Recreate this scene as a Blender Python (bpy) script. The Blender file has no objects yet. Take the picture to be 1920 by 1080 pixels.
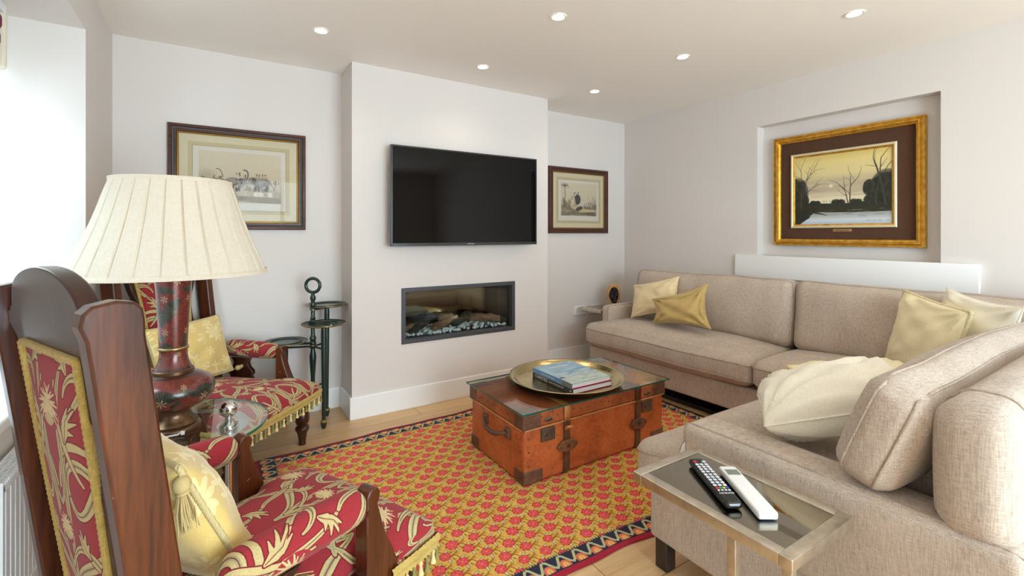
import bpy, math, random
import numpy as np
from mathutils import Vector, Matrix, noise as mnoise
C = bpy.context.scene.collection
PI = math.pi
rnd = random.Random(7)

def lin(c):
    c = c / 255.0
    return c / 12.92 if c <= 0.04045 else ((c + 0.055) / 1.055) ** 2.4
def rgb(r, g, b): return (lin(r), lin(g), lin(b), 1.0)

# ------------------------------------------------------------------ mesh builder
class MB:
    def __init__(s): s.v = []; s.f = []; s.m = []; s.uv = {}
    def add(s, vf, M=None, mi=0):
        V, F = vf; b = len(s.v)
        if M is None: s.v.extend(tuple(p) for p in V)
        else: s.v.extend(tuple(M @ Vector(p)) for p in V)
        for f in F:
            s.f.append(tuple(b + i for i in f)); s.m.append(mi)
        return s
    def build(s, name, mats, parent=None, world=False, smooth=38, bevel=None, subsurf=0, solid=None):
        if not isinstance(mats, (list, tuple)): mats = [mats]
        V = s.v
        if parent is not None and world:
            Mi = world_of(parent).inverted(); V = [tuple(Mi @ Vector(p)) for p in V]
        me = bpy.data.meshes.new(name); me.from_pydata(V, [], s.f); me.update()
        for m in mats: me.materials.append(m)
        me.polygons.foreach_set('material_index', s.m)
        if smooth:
            me.polygons.foreach_set('use_smooth', [True] * len(me.polygons))
            if smooth < 180: me.set_sharp_from_angle(angle=math.radians(smooth))
        o = bpy.data.objects.new(name, me); C.objects.link(o)
        if parent is not None: o.parent = parent
        if solid:
            md = o.modifiers.new('thick', 'SOLIDIFY'); md.thickness = solid; md.offset = 0
        if bevel:
            md = o.modifiers.new('bevel', 'BEVEL'); md.width = bevel; md.segments = 2; md.limit_method = 'ANGLE'; md.angle_limit = math.radians(40)
            md.harden_normals = False
        if subsurf:
            md = o.modifiers.new('sub', 'SUBSURF'); md.levels = subsurf; md.render_levels = subsurf
        return o

def world_of(o):
    M = o.matrix_basis.copy()
    while o.parent is not None:
        o = o.parent; M = o.matrix_basis @ M
    return M

def tag(o, label, cat, group=None):
    o['label'] = label; o['category'] = cat
    if group: o['group'] = group
    return o
def thing(name, label, cat, loc=(0, 0, 0), rz=0.0, group=None):
    o = bpy.data.objects.new(name, None); C.objects.link(o)
    o.empty_display_size = 0.1
    o.location = loc; o.rotation_euler = (0, 0, rz)
    return tag(o, label, cat, group)
def struct(o): o['kind'] = 'structure'; return o

def TR(x=0, y=0, z=0): return Matrix.Translation((x, y, z))
def RX(a): return Matrix.Rotation(a, 4, 'X')
def RY(a): return Matrix.Rotation(a, 4, 'Y')
def RZ(a): return Matrix.Rotation(a, 4, 'Z')
def SC(x, y, z): return Matrix.Diagonal((x, y, z, 1))
def basis(o, x, y, z=None):
    x = Vector(x).normalized(); y = Vector(y); y = (y - x * y.dot(x)).normalized(); z = x.cross(y)
    return Matrix(((x.x, y.x, z.x, o[0]), (x.y, y.y, z.y, o[1]), (x.z, y.z, z.z, o[2]), (0, 0, 0, 1)))

# ------------------------------------------------------------------ primitives
def box(x0, x1, y0, y1, z0, z1):
    V = [(x0,y0,z0),(x1,y0,z0),(x1,y1,z0),(x0,y1,z0),(x0,y0,z1),(x1,y0,z1),(x1,y1,z1),(x0,y1,z1)]
    return V, [(3,2,1,0),(4,5,6,7),(0,1,5,4),(1,2,6,5),(2,3,7,6),(3,0,4,7)]

class RBox:
    """rounded box with bulged faces; keeps its mapping so that seams can follow it"""
    def __init__(s, sx, sy, sz, r=0.02, n=4, bulge=(0, 0, 0), k=3, wob=0.0, seed=0, wsc=5.0):
        s.h = (sx/2, sy/2, sz/2); s.r = min(r, min(s.h)*0.999); s.b = bulge; s.n = n; s.k = k; s.wob = wob; s.seed = seed; s.wsc = wsc
    def params(s, a):
        h = s.h[a]; i = (h - s.r) / h; k = s.k
        edge = [1 - (1 - i) * (1 - math.tan(PI/4 * j/k)) for j in range(1, k+1)] if s.r > 0 else [1.0]
        n = s.n if isinstance(s.n, int) else s.n[a]
        mid = [-i + 2*i*j/n for j in range(n+1)]
        return [-e for e in reversed(edge)] + mid + edge
    def map(s, p):
        c = [p[a]*s.h[a] for a in range(3)]
        inn = [max(-(s.h[a]-s.r), min(s.h[a]-s.r, c[a])) for a in range(3)]
        off = Vector([c[a]-inn[a] for a in range(3)])
        q = Vector(inn)
        if off.length > 1e-9: q = q + off.normalized()*s.r
        out = q.copy()
        for a in range(3):
            if s.b[a]:
                o1, o2 = [j for j in range(3) if j != a]
                w = max(0, 1-abs(p[o1])**2.2) * max(0, 1-abs(p[o2])**2.2)
                out[a] += s.b[a]*p[a]*w**0.8
        if s.wob:
            nv = mnoise.noise_vector(out*s.wsc + Vector((s.seed*7.1, s.seed*3.3, 0)))
            out += nv*s.wob
        return out
    def mesh(s):
        P = [s.params(a) for a in range(3)]; N = [len(p) for p in P]; idx = {}; V = []; F = []
        def vid(i, j, k):
            key = (i, j, k)
            if key not in idx:
                idx[key] = len(V); V.append(s.map((P[0][i], P[1][j], P[2][k])))
            return idx[key]
        for a in range(3):
            b, c = (a+1) % 3, (a+2) % 3
            for side in (0, N[a]-1):
                for i in range(N[b]-1):
                    for j in range(N[c]-1):
                        q = []
                        for (u, w) in ((i, j), (i+1, j), (i+1, j+1), (i, j+1)):
                            t = [0, 0, 0]; t[a] = side; t[b] = u; t[c] = w; q.append(vid(*t))
                        F.append(tuple(q) if side else tuple(reversed(q)))
        return V, F
    def loop(s, axis, t, n=24, out=1.002):
        """closed loop round the box in the plane axis = t"""
        b, c = (axis+1) % 3, (axis+2) % 3; pts = []
        for (u0, w0, u1, w1) in ((-1,-1,1,-1), (1,-1,1,1), (1,1,-1,1), (-1,1,-1,-1)):
            for i in range(n):
                f = i/n; p = [0, 0, 0]; p[axis] = t; p[b] = u0+(u1-u0)*f; p[c] = w0+(w1-w0)*f
                pts.append(s.map(p)*out)
        return pts
def rbox(sx, sy, sz, r=0.02, n=4, bulge=(0, 0, 0), **k): return RBox(sx, sy, sz, r, n, bulge, **k).mesh()
def rbx(x0, x1, y0, y1, z0, z1, r=0.01, n=2, bulge=(0,0,0), **k):
    V, F = rbox(x1-x0, y1-y0, z1-z0, r, n, bulge, **k); c = Vector(((x0+x1)/2, (y0+y1)/2, (z0+z1)/2))
    return [v + c for v in V], F

def lathe(prof, seg=32, a0=0, a1=2*PI):
    V = []; F = []; n = len(prof)
    for i in range(seg):
        a = 2*PI*i/seg; ca, sa = math.cos(a), math.sin(a)
        for r, z in prof: V.append((r*ca, r*sa, z))
    for i in range(seg):
        j = (i+1) % seg
        for k in range(n-1):
            F.append((i*n+k, j*n+k, j*n+k+1, i*n+k+1))
    return V, F

def tube(pts, r, seg=8, closed=False, cap=True):
    pts = [Vector(p) for p in pts]; n = len(pts); V = []; F = []
    R = r if isinstance(r, (list, tuple)) else [r]*n
    T = []
    for i in range(n):
        a = pts[(i-1) % n] if (closed or i > 0) else pts[i]; b = pts[(i+1) % n] if (closed or i < n-1) else pts[i]
        t = b-a; T.append(t.normalized() if t.length > 1e-9 else Vector((0, 0, 1)))
    up = Vector((0, 0, 1)) if abs(T[0].z) < 0.9 else Vector((1, 0, 0))
    nrm = (up - T[0]*up.dot(T[0])).normalized()
    for i in range(n):
        nrm = (nrm - T[i]*nrm.dot(T[i])).normalized(); bi = T[i].cross(nrm)
        for k in range(seg):
            a = 2*PI*k/seg; V.append(pts[i] + (nrm*math.cos(a) + bi*math.sin(a))*R[i])
    m = n if closed else n-1
    for i in range(m):
        j = (i+1) % n
        for k in range(seg):
            l = (k+1) % seg; F.append((i*seg+k, i*seg+l, j*seg+l, j*seg+k))
    if cap and not closed:
        F.append(tuple(reversed(range(seg)))); F.append(tuple((n-1)*seg+k for k in range(seg)))
    return V, F

def resample(pts, step, closed=False):
    pts = [Vector(p) for p in pts]
    if closed: pts = pts + [pts[0]]
    d = [0]
    for a, b in zip(pts, pts[1:]): d.append(d[-1] + (b-a).length)
    n = max(2, int(d[-1]/step)); out = []; k = 0
    for i in range(n if closed else n+1):
        t = d[-1]*i/n
        while k < len(d)-2 and d[k+1] < t: k += 1
        f = (t-d[k])/max(1e-9, d[k+1]-d[k]); out.append(pts[k].lerp(pts[k+1], f))
    return out

def rope(mb, pts, r, closed=True, pitch=None, strands=3, M=None, mi=0):
    """twisted cord along a path"""
    pitch = pitch or r*7; P = resample(pts, pitch/6, closed); n = len(P)
    T = []
    for i in range(n):
        a = P[i-1] if (closed or i) else P[i]; b = P[(i+1) % n] if (closed or i < n-1) else P[i]
        T.append((b-a).normalized())
    up = Vector((0, 0, 1)) if abs(T[0].z) < .9 else Vector((1, 0, 0)); nrm = up; fr = []
    for i in range(n):
        nrm = (nrm - T[i]*nrm.dot(T[i])).normalized(); fr.append((nrm.copy(), T[i].cross(nrm)))
    turns = round(n/6) if closed else n/6
    for s in range(strands):
        q = []
        for i in range(n):
            a = 2*PI*(turns*i/n + s/strands); q.append(P[i] + (fr[i][0]*math.cos(a) + fr[i][1]*math.sin(a))*r*0.52)
        mb.add(tube(q, r*0.62, 5, closed), M, mi)

def prism(poly, d0, d1, plane='xz'):
    n = len(poly); V = []
    for d in (d0, d1):
        for a, b in poly:
            V.append({'xz': (a, d, b), 'yz': (d, a, b), 'xy': (a, b, d)}[plane])
    F = [tuple(range(n)), tuple(reversed(range(n, 2*n)))]
    for i in range(n):
        j = (i+1) % n; F.append((j, i, n+i, n+j))
    return V, F

def sphere(r, seg=20, rings=12, c=(0, 0, 0), sq=(1, 1, 1)):
    prof = [(r*math.sin(PI*i/rings), -r*math.cos(PI*i/rings)) for i in range(rings+1)]
    prof[0] = (1e-7, -r); prof[-1] = (1e-7, r)
    V, F = lathe(prof, seg)
    return [(c[0]+v[0]*sq[0], c[1]+v[1]*sq[1], c[2]+v[2]*sq[2]) for v in V], F

def torus(R, r, seg=36, s2=10, M=None):
    pts = [(R*math.cos(2*PI*i/seg), R*math.sin(2*PI*i/seg), 0) for i in range(seg)]
    return tube(pts, r, s2, True)

def frame_mb(mb, w, h, prof, M, mi=0):
    """picture-frame moulding: prof = [(inset from outer edge, height)], swept round a w x h rectangle in the local XY plane, Z out"""
    rings = []
    for ins, z in prof:
        rings.append([(-w/2+ins, -h/2+ins, z), (w/2-ins, -h/2+ins, z), (w/2-ins, h/2-ins, z), (-w/2+ins, h/2-ins, z)])
    V = [p for r in rings for p in r]; F = []
    for i in range(len(rings)-1):
        for k in range(4):
            l = (k+1) % 4; F.append((i*4+k, i*4+l, i*4+4+l, i*4+4+k))
    mb.add((V, F), M, mi)

def pillow(w, h, t, n=22, pinch=0.10, seed=1, fold=0.010, wob=0.006, ex=0.42):
    """throw cushion in local XY, Z = thickness; returns mesh and border loop"""
    g = random.Random(seed); ph = [g.random()*6.28 for _ in range(8)]; fq = [g.uniform(9, 16) for _ in range(8)]
    def pos(u, v, side):
        x = w/2*u*(1 - pinch*(1-v*v)*abs(u)**1.5); y = h/2*v*(1 - pinch*(1-u*u)*abs(v)**1.5)
        e = max(0.0, (1-u*u)*(1-v*v)); z = side*t/2*e**ex
        if e > 0:
            q = min(1, e*6)
            for k, (cx, cy) in enumerate(((-1, -1), (1, -1), (1, 1), (-1, 1))):
                dx, dy = u-cx, v-cy; d = math.hypot(dx, dy); a = math.atan2(dy, dx)
                z += side*fold*q*math.exp(-d/0.75)*math.sin(a*fq[k + (4 if side < 0 else 0)] + ph[k + (4 if side < 0 else 0)])
            z += side*wob*q*mnoise.noise(Vector((u*2.3+seed*5, v*2.3, side*3)))*2
            z += side*wob*q*.6*mnoise.noise(Vector((u*6+seed*5, v*5, side*3)))
        return Vector((x, y, z))
    us = [math.sin(PI/2*(-1+2*i/n)) for i in range(n+1)]
    V = []; idx = {}; F = []
    for side in (1, -1):
        for i, u in enumerate(us):
            for j, v in enumerate(us):
                border = i in (0, n) or j in (0, n)
                if border and side == -1: continue
                idx[(i, j, side)] = len(V); V.append(pos(u, v, side))
    def I(i, j, s):
        return idx[(i, j, s)] if (i, j, s) in idx else idx[(i, j, 1)]
    for side in (1, -1):
        for i in range(n):
            for j in range(n):
                q = (I(i, j, side), I(i+1, j, side), I(i+1, j+1, side), I(i, j+1, side))
                F.append(q if side == 1 else tuple(reversed(q)))
    loop = [pos(u, -1, 1) for u in us[:-1]] + [pos(1, v, 1) for v in us[:-1]] + [pos(u, 1, 1) for u in reversed(us[1:])] + [pos(-1, v, 1) for v in reversed(us[1:])]
    return (V, F), loop

def corners(TL, TRc, BL):
    """frame and size of a cushion from three of its corners"""
    TL, TRc, BL = Vector(TL), Vector(TRc), Vector(BL)
    u = TRc-TL; v = TL-BL; c = (TRc+BL)/2
    return basis(c, u, v), u.length, (v - u.normalized()*v.dot(u.normalized())).length

def text_part(name, s, size, M, mat, parent, depth=0.0004, align='CENTER', world=True, xs=1.0):
    cu = bpy.data.curves.new(name, 'FONT'); cu.body = s; cu.size = size; cu.align_x = align; cu.align_y = 'CENTER'; cu.extrude = depth; cu.resolution_u = 3
    tmp = bpy.data.objects.new(name+'_tmp', cu); C.objects.link(tmp)
    bpy.context.view_layer.update()
    me = bpy.data.meshes.new_from_object(tmp.evaluated_get(bpy.context.evaluated_depsgraph_get()))
    bpy.data.objects.remove(tmp, do_unlink=True); bpy.data.curves.remove(cu)
    Mi = (world_of(parent).inverted() @ M) if world else M
    me.transform(Mi @ SC(xs, 1, 1)); me.name = name
    me.materials.clear(); me.materials.append(mat)
    o = bpy.data.objects.new(name, me); C.objects.link(o); o.parent = parent
    return o

# ------------------------------------------------------------------ materials
def newmat(name):
    m = bpy.data.materials.new(name); m.use_nodes = True
    return m, m.node_tree.nodes, m.node_tree.links, m.node_tree.nodes['Principled BSDF']
def simple(name, col, rough=0.5, metal=0.0, spec=0.5, **kw):
    m, N, L, P = newmat(name)
    P.inputs['Base Color'].default_value = col; P.inputs['Roughness'].default_value = rough; P.inputs['Metallic'].default_value = metal
    P.inputs['Specular IOR Level'].default_value = spec
    for k, v in kw.items(): P.inputs[k.replace('_', ' ')].default_value = v
    return m
def nd(N, t, **kw):
    n = N.new(t)
    for k, v in kw.items(): setattr(n, k, v)
    return n
def coords(N, L, kind='Object', scale=(1, 1, 1), rot=(0, 0, 0), loc=(0, 0, 0)):
    tc = N.new('ShaderNodeTexCoord'); mp = N.new('ShaderNodeMapping')
    mp.inputs['Scale'].default_value = scale; mp.inputs['Rotation'].default_value = rot; mp.inputs['Location'].default_value = loc
    L.new(tc.outputs[kind], mp.inputs['Vector']); return mp.outputs['Vector']
def ramp(N, L, fac, stops, interp='LINEAR'):
    r = N.new('ShaderNodeValToRGB'); r.color_ramp.interpolation = interp
    e = r.color_ramp.elements
    while len(e) < len(stops): e.new(0.5)
    for el, (p, c) in zip(e, stops): el.position = p; el.color = c if len(c) == 4 else (*c, 1)
    L.new(fac, r.inputs['Fac']); return r.outputs['Color']
def noise(N, L, vec, scale=5, detail=3, rough=0.5, dist=0.0):
    n = N.new('ShaderNodeTexNoise'); n.inputs['Scale'].default_value = scale; n.inputs['Detail'].default_value = detail
    n.inputs['Roughness'].default_value = rough; n.inputs['Distortion'].default_value = dist
    if vec is not None: L.new(vec, n.inputs['Vector'])
    return n.outputs['Fac']
def mixc(N, L, fac, a, b, mode='MIX'):
    m = N.new('ShaderNodeMix'); m.data_type = 'RGBA'; m.blend_type = mode
    for s, v in ((m.inputs[0], fac), (m.inputs[6], a), (m.inputs[7], b)):
        if hasattr(v, 'is_linked') or hasattr(v, 'links'): L.new(v, s)
        else: s.default_value = v
    return m.outputs[2]
def bump(N, L, P, h, strength=0.3, dist=0.002):
    b = N.new('ShaderNodeBump'); b.inputs['Strength'].default_value = strength; b.inputs['Distance'].default_value = dist
    L.new(h, b.inputs['Height']); L.new(b.outputs['Normal'], P.inputs['Normal'])

def linen(name, c1, c2, seed=0):
    m, N, L, P = newmat(name)
    v1 = coords(N, L, 'Object', (420, 420, 26), loc=(seed, 0, 0)); v2 = coords(N, L, 'Object', (60, 60, 500)); v3 = coords(N, L, 'Object', (9, 9, 3))
    a = noise(N, L, v1, 1, 3, 0.65); b = noise(N, L, v2, 1, 2, 0.6); c = noise(N, L, v3, 1, 2)
    col = ramp(N, L, a, [(0.32, c1), (0.68, c2)])
    col = mixc(N, L, 0.45, col, ramp(N, L, b, [(0.3, c1), (0.7, c2)]))
    col = mixc(N, L, 0.16, col, ramp(N, L, c, [(0.3, c1), (0.7, c2)]))
    L.new(col, P.inputs['Base Color']); P.inputs['Roughness'].default_value = 0.9; P.inputs['Specular IOR Level'].default_value = 0.15
    P.inputs['Sheen Weight'].default_value = 0.15
    bump(N, L, P, a, 0.25, 0.001); return m
def wood(name, c1, c2, c3, rough=0.3, axis='z', sc=1.0, scratch=False, coat=0.0, bumpy=0.1):
    m, N, L, P = newmat(name)
    s = {'z': (22, 22, 1.6), 'x': (1.6, 22, 22), 'y': (22, 1.6, 22)}[axis]
    v = coords(N, L, 'Object', tuple(q*sc for q in s)); a = noise(N, L, v, 1, 5, 0.6, 0.6)
    s2 = tuple(q*sc*6 for q in s); b = noise(N, L, coords(N, L, 'Object', s2), 1, 2, 0.6)
    d = noise(N, L, coords(N, L, 'Object', (3, 3, 3)), 1, 2)
    col = ramp(N, L, a, [(0.3, c1), (0.5, c2), (0.72, c3)])
    col = mixc(N, L, 0.35, col, ramp(N, L, b, [(0.35, c1), (0.65, c3)]))
    col = mixc(N, L, ramp(N, L, d, [(0.35, (0, 0, 0, 1)), (0.75, (.5, .5, .5, 1))]), col, c1)
    if scratch:
        w = coords(N, L, 'Object', (14, 60, 26), rot=(0.5, 0.4, 0.2)); sx = noise(N, L, w, 1, 1, 0.4, 1.2)
        k = ramp(N, L, sx, [(0.775, (0, 0, 0, 1)), (0.79, (.5, .5, .5, 1))]); col = mixc(N, L, k, col, rgb(190, 140, 95))
    L.new(col, P.inputs['Base Color']); P.inputs['Roughness'].default_value = rough
    P.inputs['Coat Weight'].default_value = coat; P.inputs['Coat Roughness'].default_value = 0.12
    bump(N, L, P, b, bumpy, 0.001); return m
def imgmat(name, image, coord='UV', rough=0.6, scale=(1, 1, 1), boxp=False, spec=0.3, weave=0.0, weave_sc=(600, 600, 600), sheen=0.0, loc=(0, 0, 0), rot=(0, 0, 0)):
    m, N, L, P = newmat(name); t = N.new('ShaderNodeTexImage'); t.image = image
    if boxp: t.projection = 'BOX'; t.projection_blend = 0.15
    L.new(coords(N, L, coord, scale, loc=loc, rot=rot), t.inputs['Vector'])
    col = t.outputs['Color']
    if weave:
        w = noise(N, L, coords(N, L, 'Object', weave_sc), 1, 2, 0.6)
        col = mixc(N, L, weave, col, ramp(N, L, w, [(0.3, (0.25, 0.25, 0.25, 1)), (0.7, (1, 1, 1, 1))]), 'MULTIPLY')
        bump(N, L, P, w, 0.25, 0.001)
    L.new(col, P.inputs['Base Color']); P.inputs['Roughness'].default_value = rough; P.inputs['Specular IOR Level'].default_value = spec
    P.inputs['Sheen Weight'].default_value = sheen
    return m
def glassmat(name, tint=(0.93, 0.97, 0.95, 1), refl=1.0, rough=0.0):
    """thin clear pane: fresnel reflection over a tinted clear layer"""
    m = bpy.data.materials.new(name); m.use_nodes = True; N = m.node_tree.nodes; L = m.node_tree.links; N.clear()
    out = N.new('ShaderNodeOutputMaterial'); mx = N.new('ShaderNodeMixShader'); tr = N.new('ShaderNodeBsdfTransparent'); gl = N.new('ShaderNodeBsdfGlossy')
    tr.inputs['Color'].default_value = tint; gl.inputs['Roughness'].default_value = rough; gl.inputs['Color'].default_value = (refl, refl, refl, 1)
    # facing-independent fresnel: the same seen from either side of the pane
    fr = N.new('ShaderNodeFresnel'); fr.inputs['IOR'].default_value = 1.5
    geo = N.new('ShaderNodeNewGeometry')
    cond = N.new('ShaderNodeMath'); cond.operation = 'MULTIPLY_ADD'
    # Fresnel node inverts the IOR on back faces, so hand it 1/1.5 there
    L.new(geo.outputs['Backfacing'], cond.inputs[0]); cond.inputs[1].default_value = (1/1.5 - 1.5); cond.inputs[2].default_value = 1.5
    L.new(cond.outputs[0], fr.inputs['IOR'])
    L.new(fr.outputs['Fac'], mx.inputs['Fac']); L.new(tr.outputs[0], mx.inputs[1]); L.new(gl.outputs[0], mx.inputs[2]); L.new(mx.outputs[0], out.inputs['Surface'])
    return m
# ------------------------------------------------------------------ patterns drawn in memory
class Art:
    """small anti-aliased painter on a numpy canvas; x right 0..w, y up 0..h in its own units"""
    def __init__(s, W, H, w, h, bg, wrap=False):
        s.W, s.H, s.w, s.h = W, H, w, h; s.px = W/w; s.a = np.zeros((H, W, 3), np.float32); s.a[:] = np.array(bg, np.float32)/255; s.wrap = wrap
    def _blend(s, x0, y0, x1, y1, fn, col, al=1.0):
        i0, i1 = int(math.floor(x0*s.px))-2, int(math.ceil(x1*s.px))+2; j0, j1 = int(math.floor(y0*s.px))-2, int(math.ceil(y1*s.px))+2
        if s.wrap:
            for ox in (-1, 0, 1):
                for oy in (-1, 0, 1): s._win(i0, i1, j0, j1, ox*s.W, oy*s.H, fn, col, al)
        else: s._win(i0, i1, j0, j1, 0, 0, fn, col, al)
    def _win(s, i0, i1, j0, j1, ox, oy, fn, col, al):
        a0, a1, b0, b1 = max(0, i0+ox), min(s.W, i1+ox), max(0, j0+oy), min(s.H, j1+oy)
        if a0 >= a1 or b0 >= b1: return
        X, Y = np.meshgrid((np.arange(a0, a1)+.5-ox)/s.px, (np.arange(b0, b1)+.5-oy)/s.px)
        k = np.clip(fn(X, Y)*s.px+.5, 0, 1)[..., None]*al
        reg = s.a[b0:b1, a0:a1]; reg[:] = reg*(1-k) + k*np.array(col, np.float32)/255
    def disc(s, cx, cy, rx, ry, col, ang=0.0, al=1.0, lump=0, amp=0.0, ph=0.0):
        R = max(rx, ry)*(1+amp); c, q = math.cos(ang), math.sin(ang)
        def fn(X, Y):
            dx, dy = X-cx, Y-cy; u = (dx*c+dy*q)/rx; v = (-dx*q+dy*c)/ry; r = np.sqrt(u*u+v*v)+1e-9
            e = 1.0 if not lump else 1+amp*np.cos(lump*np.arctan2(v, u)+ph)
            return (e-r)*min(rx, ry)
        s._blend(cx-R, cy-R, cx+R, cy+R, fn, col, al)
    def soft(s, cx, cy, rx, ry, col, al=1.0, p=1.5):
        i0, i1, j0, j1 = max(0, int((cx-rx)*s.px)), min(s.W, int((cx+rx)*s.px)+1), max(0, int((cy-ry)*s.px)), min(s.H, int((cy+ry)*s.px)+1)
        if i0 >= i1 or j0 >= j1: return
        X, Y = np.meshgrid((np.arange(i0, i1)+.5)/s.px, (np.arange(j0, j1)+.5)/s.px)
        k = (np.clip(1-((X-cx)/rx)**2-((Y-cy)/ry)**2, 0, 1)**p)[..., None]*al
        reg = s.a[j0:j1, i0:i1]; reg[:] = reg*(1-k)+k*np.array(col, np.float32)/255
    def line(s, pts, w, col, al=1.0):
        n = len(pts); ws = w if isinstance(w, (list, tuple)) else [w]*n
        for k in range(n-1):
            (ax, ay), (bx, by) = pts[k], pts[k+1]; wa, wb = ws[k], ws[k+1]; W = max(wa, wb)
            def fn(X, Y):
                dx, dy = bx-ax, by-ay; L2 = dx*dx+dy*dy+1e-12; t = np.clip(((X-ax)*dx+(Y-ay)*dy)/L2, 0, 1)
                return (wa+(wb-wa)*t)/2 - np.hypot(X-ax-t*dx, Y-ay-t*dy)
            s._blend(min(ax, bx)-W, min(ay, by)-W, max(ax, bx)+W, max(ay, by)+W, fn, col, al)
    def rect(s, x0, y0, x1, y1, col, al=1.0):
        i0, i1, j0, j1 = max(0, int(round(x0*s.px))), min(s.W, int(round(x1*s.px))), max(0, int(round(y0*s.px))), min(s.H, int(round(y1*s.px)))
        s.a[j0:j1, i0:i1] = s.a[j0:j1, i0:i1]*(1-al)+al*np.array(col, np.float32)/255
    def image(s, name, grain=0.0):
        a = s.a
        if grain: a = a*(1+grain*(np.random.RandomState(3).rand(s.H, s.W, 1).astype(np.float32)-.5)*2)
        im = bpy.data.images.new(name, s.W, s.H); buf = np.ones((s.H, s.W, 4), np.float32); buf[..., :3] = np.clip(a, 0, 1)
        im.pixels.foreach_set(buf.ravel()); im.update(); im.pack(); return im

def bez(p0, p1, p2, p3, n=18):
    return [tuple((1-t)**3*a+3*(1-t)**2*t*b+3*(1-t)*t*t*c+t**3*d for a, b, c, d in zip(p0, p1, p2, p3)) for t in [i/n for i in range(n+1)]]

# --- the rug: staggered red roses on gold, navy border with a waved ribbon
def rug_image(w, h):
    s = 560; A = Art(int(w*s), int(h*s), w, h, (224, 176, 84)); g = random.Random(5)
    for _ in range(900): A.soft(g.uniform(0, w), g.uniform(0, h), g.uniform(.02, .09), g.uniform(.006, .02), (196, 138, 54) if g.random() < .55 else (238, 202, 116), .5)
    er, eu = (.67, -.74), (.67, .74)
    def P(cx, cy, a, b): return (cx+er[0]*a+eu[0]*b, cy+er[1]*a+eu[1]*b)
    bw = 0.10; sites = []; row = 0; y = -.02
    while y < h+.05:
        x = -.03 + (.05 if row % 2 else 0)
        while x < w+.06: sites.append((x+g.uniform(-.004, .004), y+g.uniform(-.004, .004))); x += .10
        y += .055; row += 1
    for cx, cy in sites:
        br = (158, 106, 34); ol = (132, 124, 48)
        A.line([P(cx, cy, .021, .002), P(cx, cy, .027, .018), P(cx, cy, .035, .044)], [.006, .008, .006], br)
        A.line([P(cx, cy, .022, .02), P(cx, cy, .04, .022), P(cx, cy, .058, .015)], [.006, .0055, .004], br)
        A.line([P(cx, cy, .028, .03), P(cx, cy, .046, .036)], [.005, .004], (176, 122, 44))
        A.line([P(cx, cy, .008, .02), P(cx, cy, .016, .034)], [.008, .006], ol)
        A.line([P(cx, cy, .034, .002), P(cx, cy, .044, -.002)], [.007, .005], ol)
        for (a, b, a2, b2) in ((-.010, .022, -.004, .036), (.022, -.012, .034, -.024)):
            A.line([P(cx, cy, a, b), P(cx, cy, a2, b2)], [.012, .0085], (44, 48, 40)); A.line([P(cx, cy, a, b), P(cx, cy, a2, b2)], [.009, .0055], (222, 212, 158))
    for cx, cy in sites:
        f = g.uniform(.86, 1.06); an = math.atan2(er[1], er[0])
        A.disc(cx, cy, .0245*f, .0265*f, (188, 44, 52), an, 1, 7, .07, g.random()*6); A.disc(cx, cy, .021*f, .023*f, (229, 92, 88), an, 1, 7, .07, g.random()*6)
        for k in range(4):
            q = k*1.57+g.random(); A.line([P(cx, cy, .004*math.cos(q), .004*math.sin(q)), P(cx, cy, .016*math.cos(q+.4), .017*math.sin(q+.4))], .0028, (196, 48, 58))
        A.disc(cx, cy, .006, .006, (240, 128, 110), 0, .8)
    navy = (44, 46, 66); red = (172, 34, 54)
    def border(T, L, red, rw):                      # T maps (along, in) to rug coordinates
        n = int(round(L/.075)); p = L/n
        def R(a0, b0, a1, b1, c):
            (x0, y0), (x1, y1) = T(a0, b0), T(a1, b1); A.rect(min(x0, x1), min(y0, y1), max(x0, x1), max(y0, y1), c)
        R(0, 0, L, bw-.004, navy)
        for i in range(n):
            a = i*p
            A.disc(*T(a+p*.5, rw+.012), .023, .030, (226, 122, 84), math.atan2(T(0, 1)[1]-T(0, 0)[1], T(0, 1)[0]-T(0, 0)[0])+PI/2)
            A.disc(*T(a+p*.5, rw+.010), .013, .020, (240, 190, 112), math.atan2(T(0, 1)[1]-T(0, 0)[1], T(0, 1)[0]-T(0, 0)[0])+PI/2)
            for q in (-.012, 0, .012): A.line([T(a+p*.5+q, rw+.006), T(a+p*.5+q*1.5, rw+.024)], .002, (214, 90, 70))
        pts = [(k*p/8, bw-.034+.026*math.cos(2*PI*k/8)*(-1)) for k in range(8*n+1)]
        A.line([T(*q) for q in pts], .011, (192, 188, 140))
        R(0, 0, L, rw, red); R(0, rw, L, rw+.005, navy)
        for k in range(int(L/.0125)): A.line([T(k*.0125, bw-.008), T(k*.0125, bw+.003)], .004, navy)
    border(lambda a, b: (a, b), w, red, .024); border(lambda a, b: (a, h-b), w, (120, 28, 44), .024)
    border(lambda a, b: (b, a), h, red, .024); border(lambda a, b: (w-b, a), h, (40, 34, 36), .024)
    return A.image('rug_pattern', .10)

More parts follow.
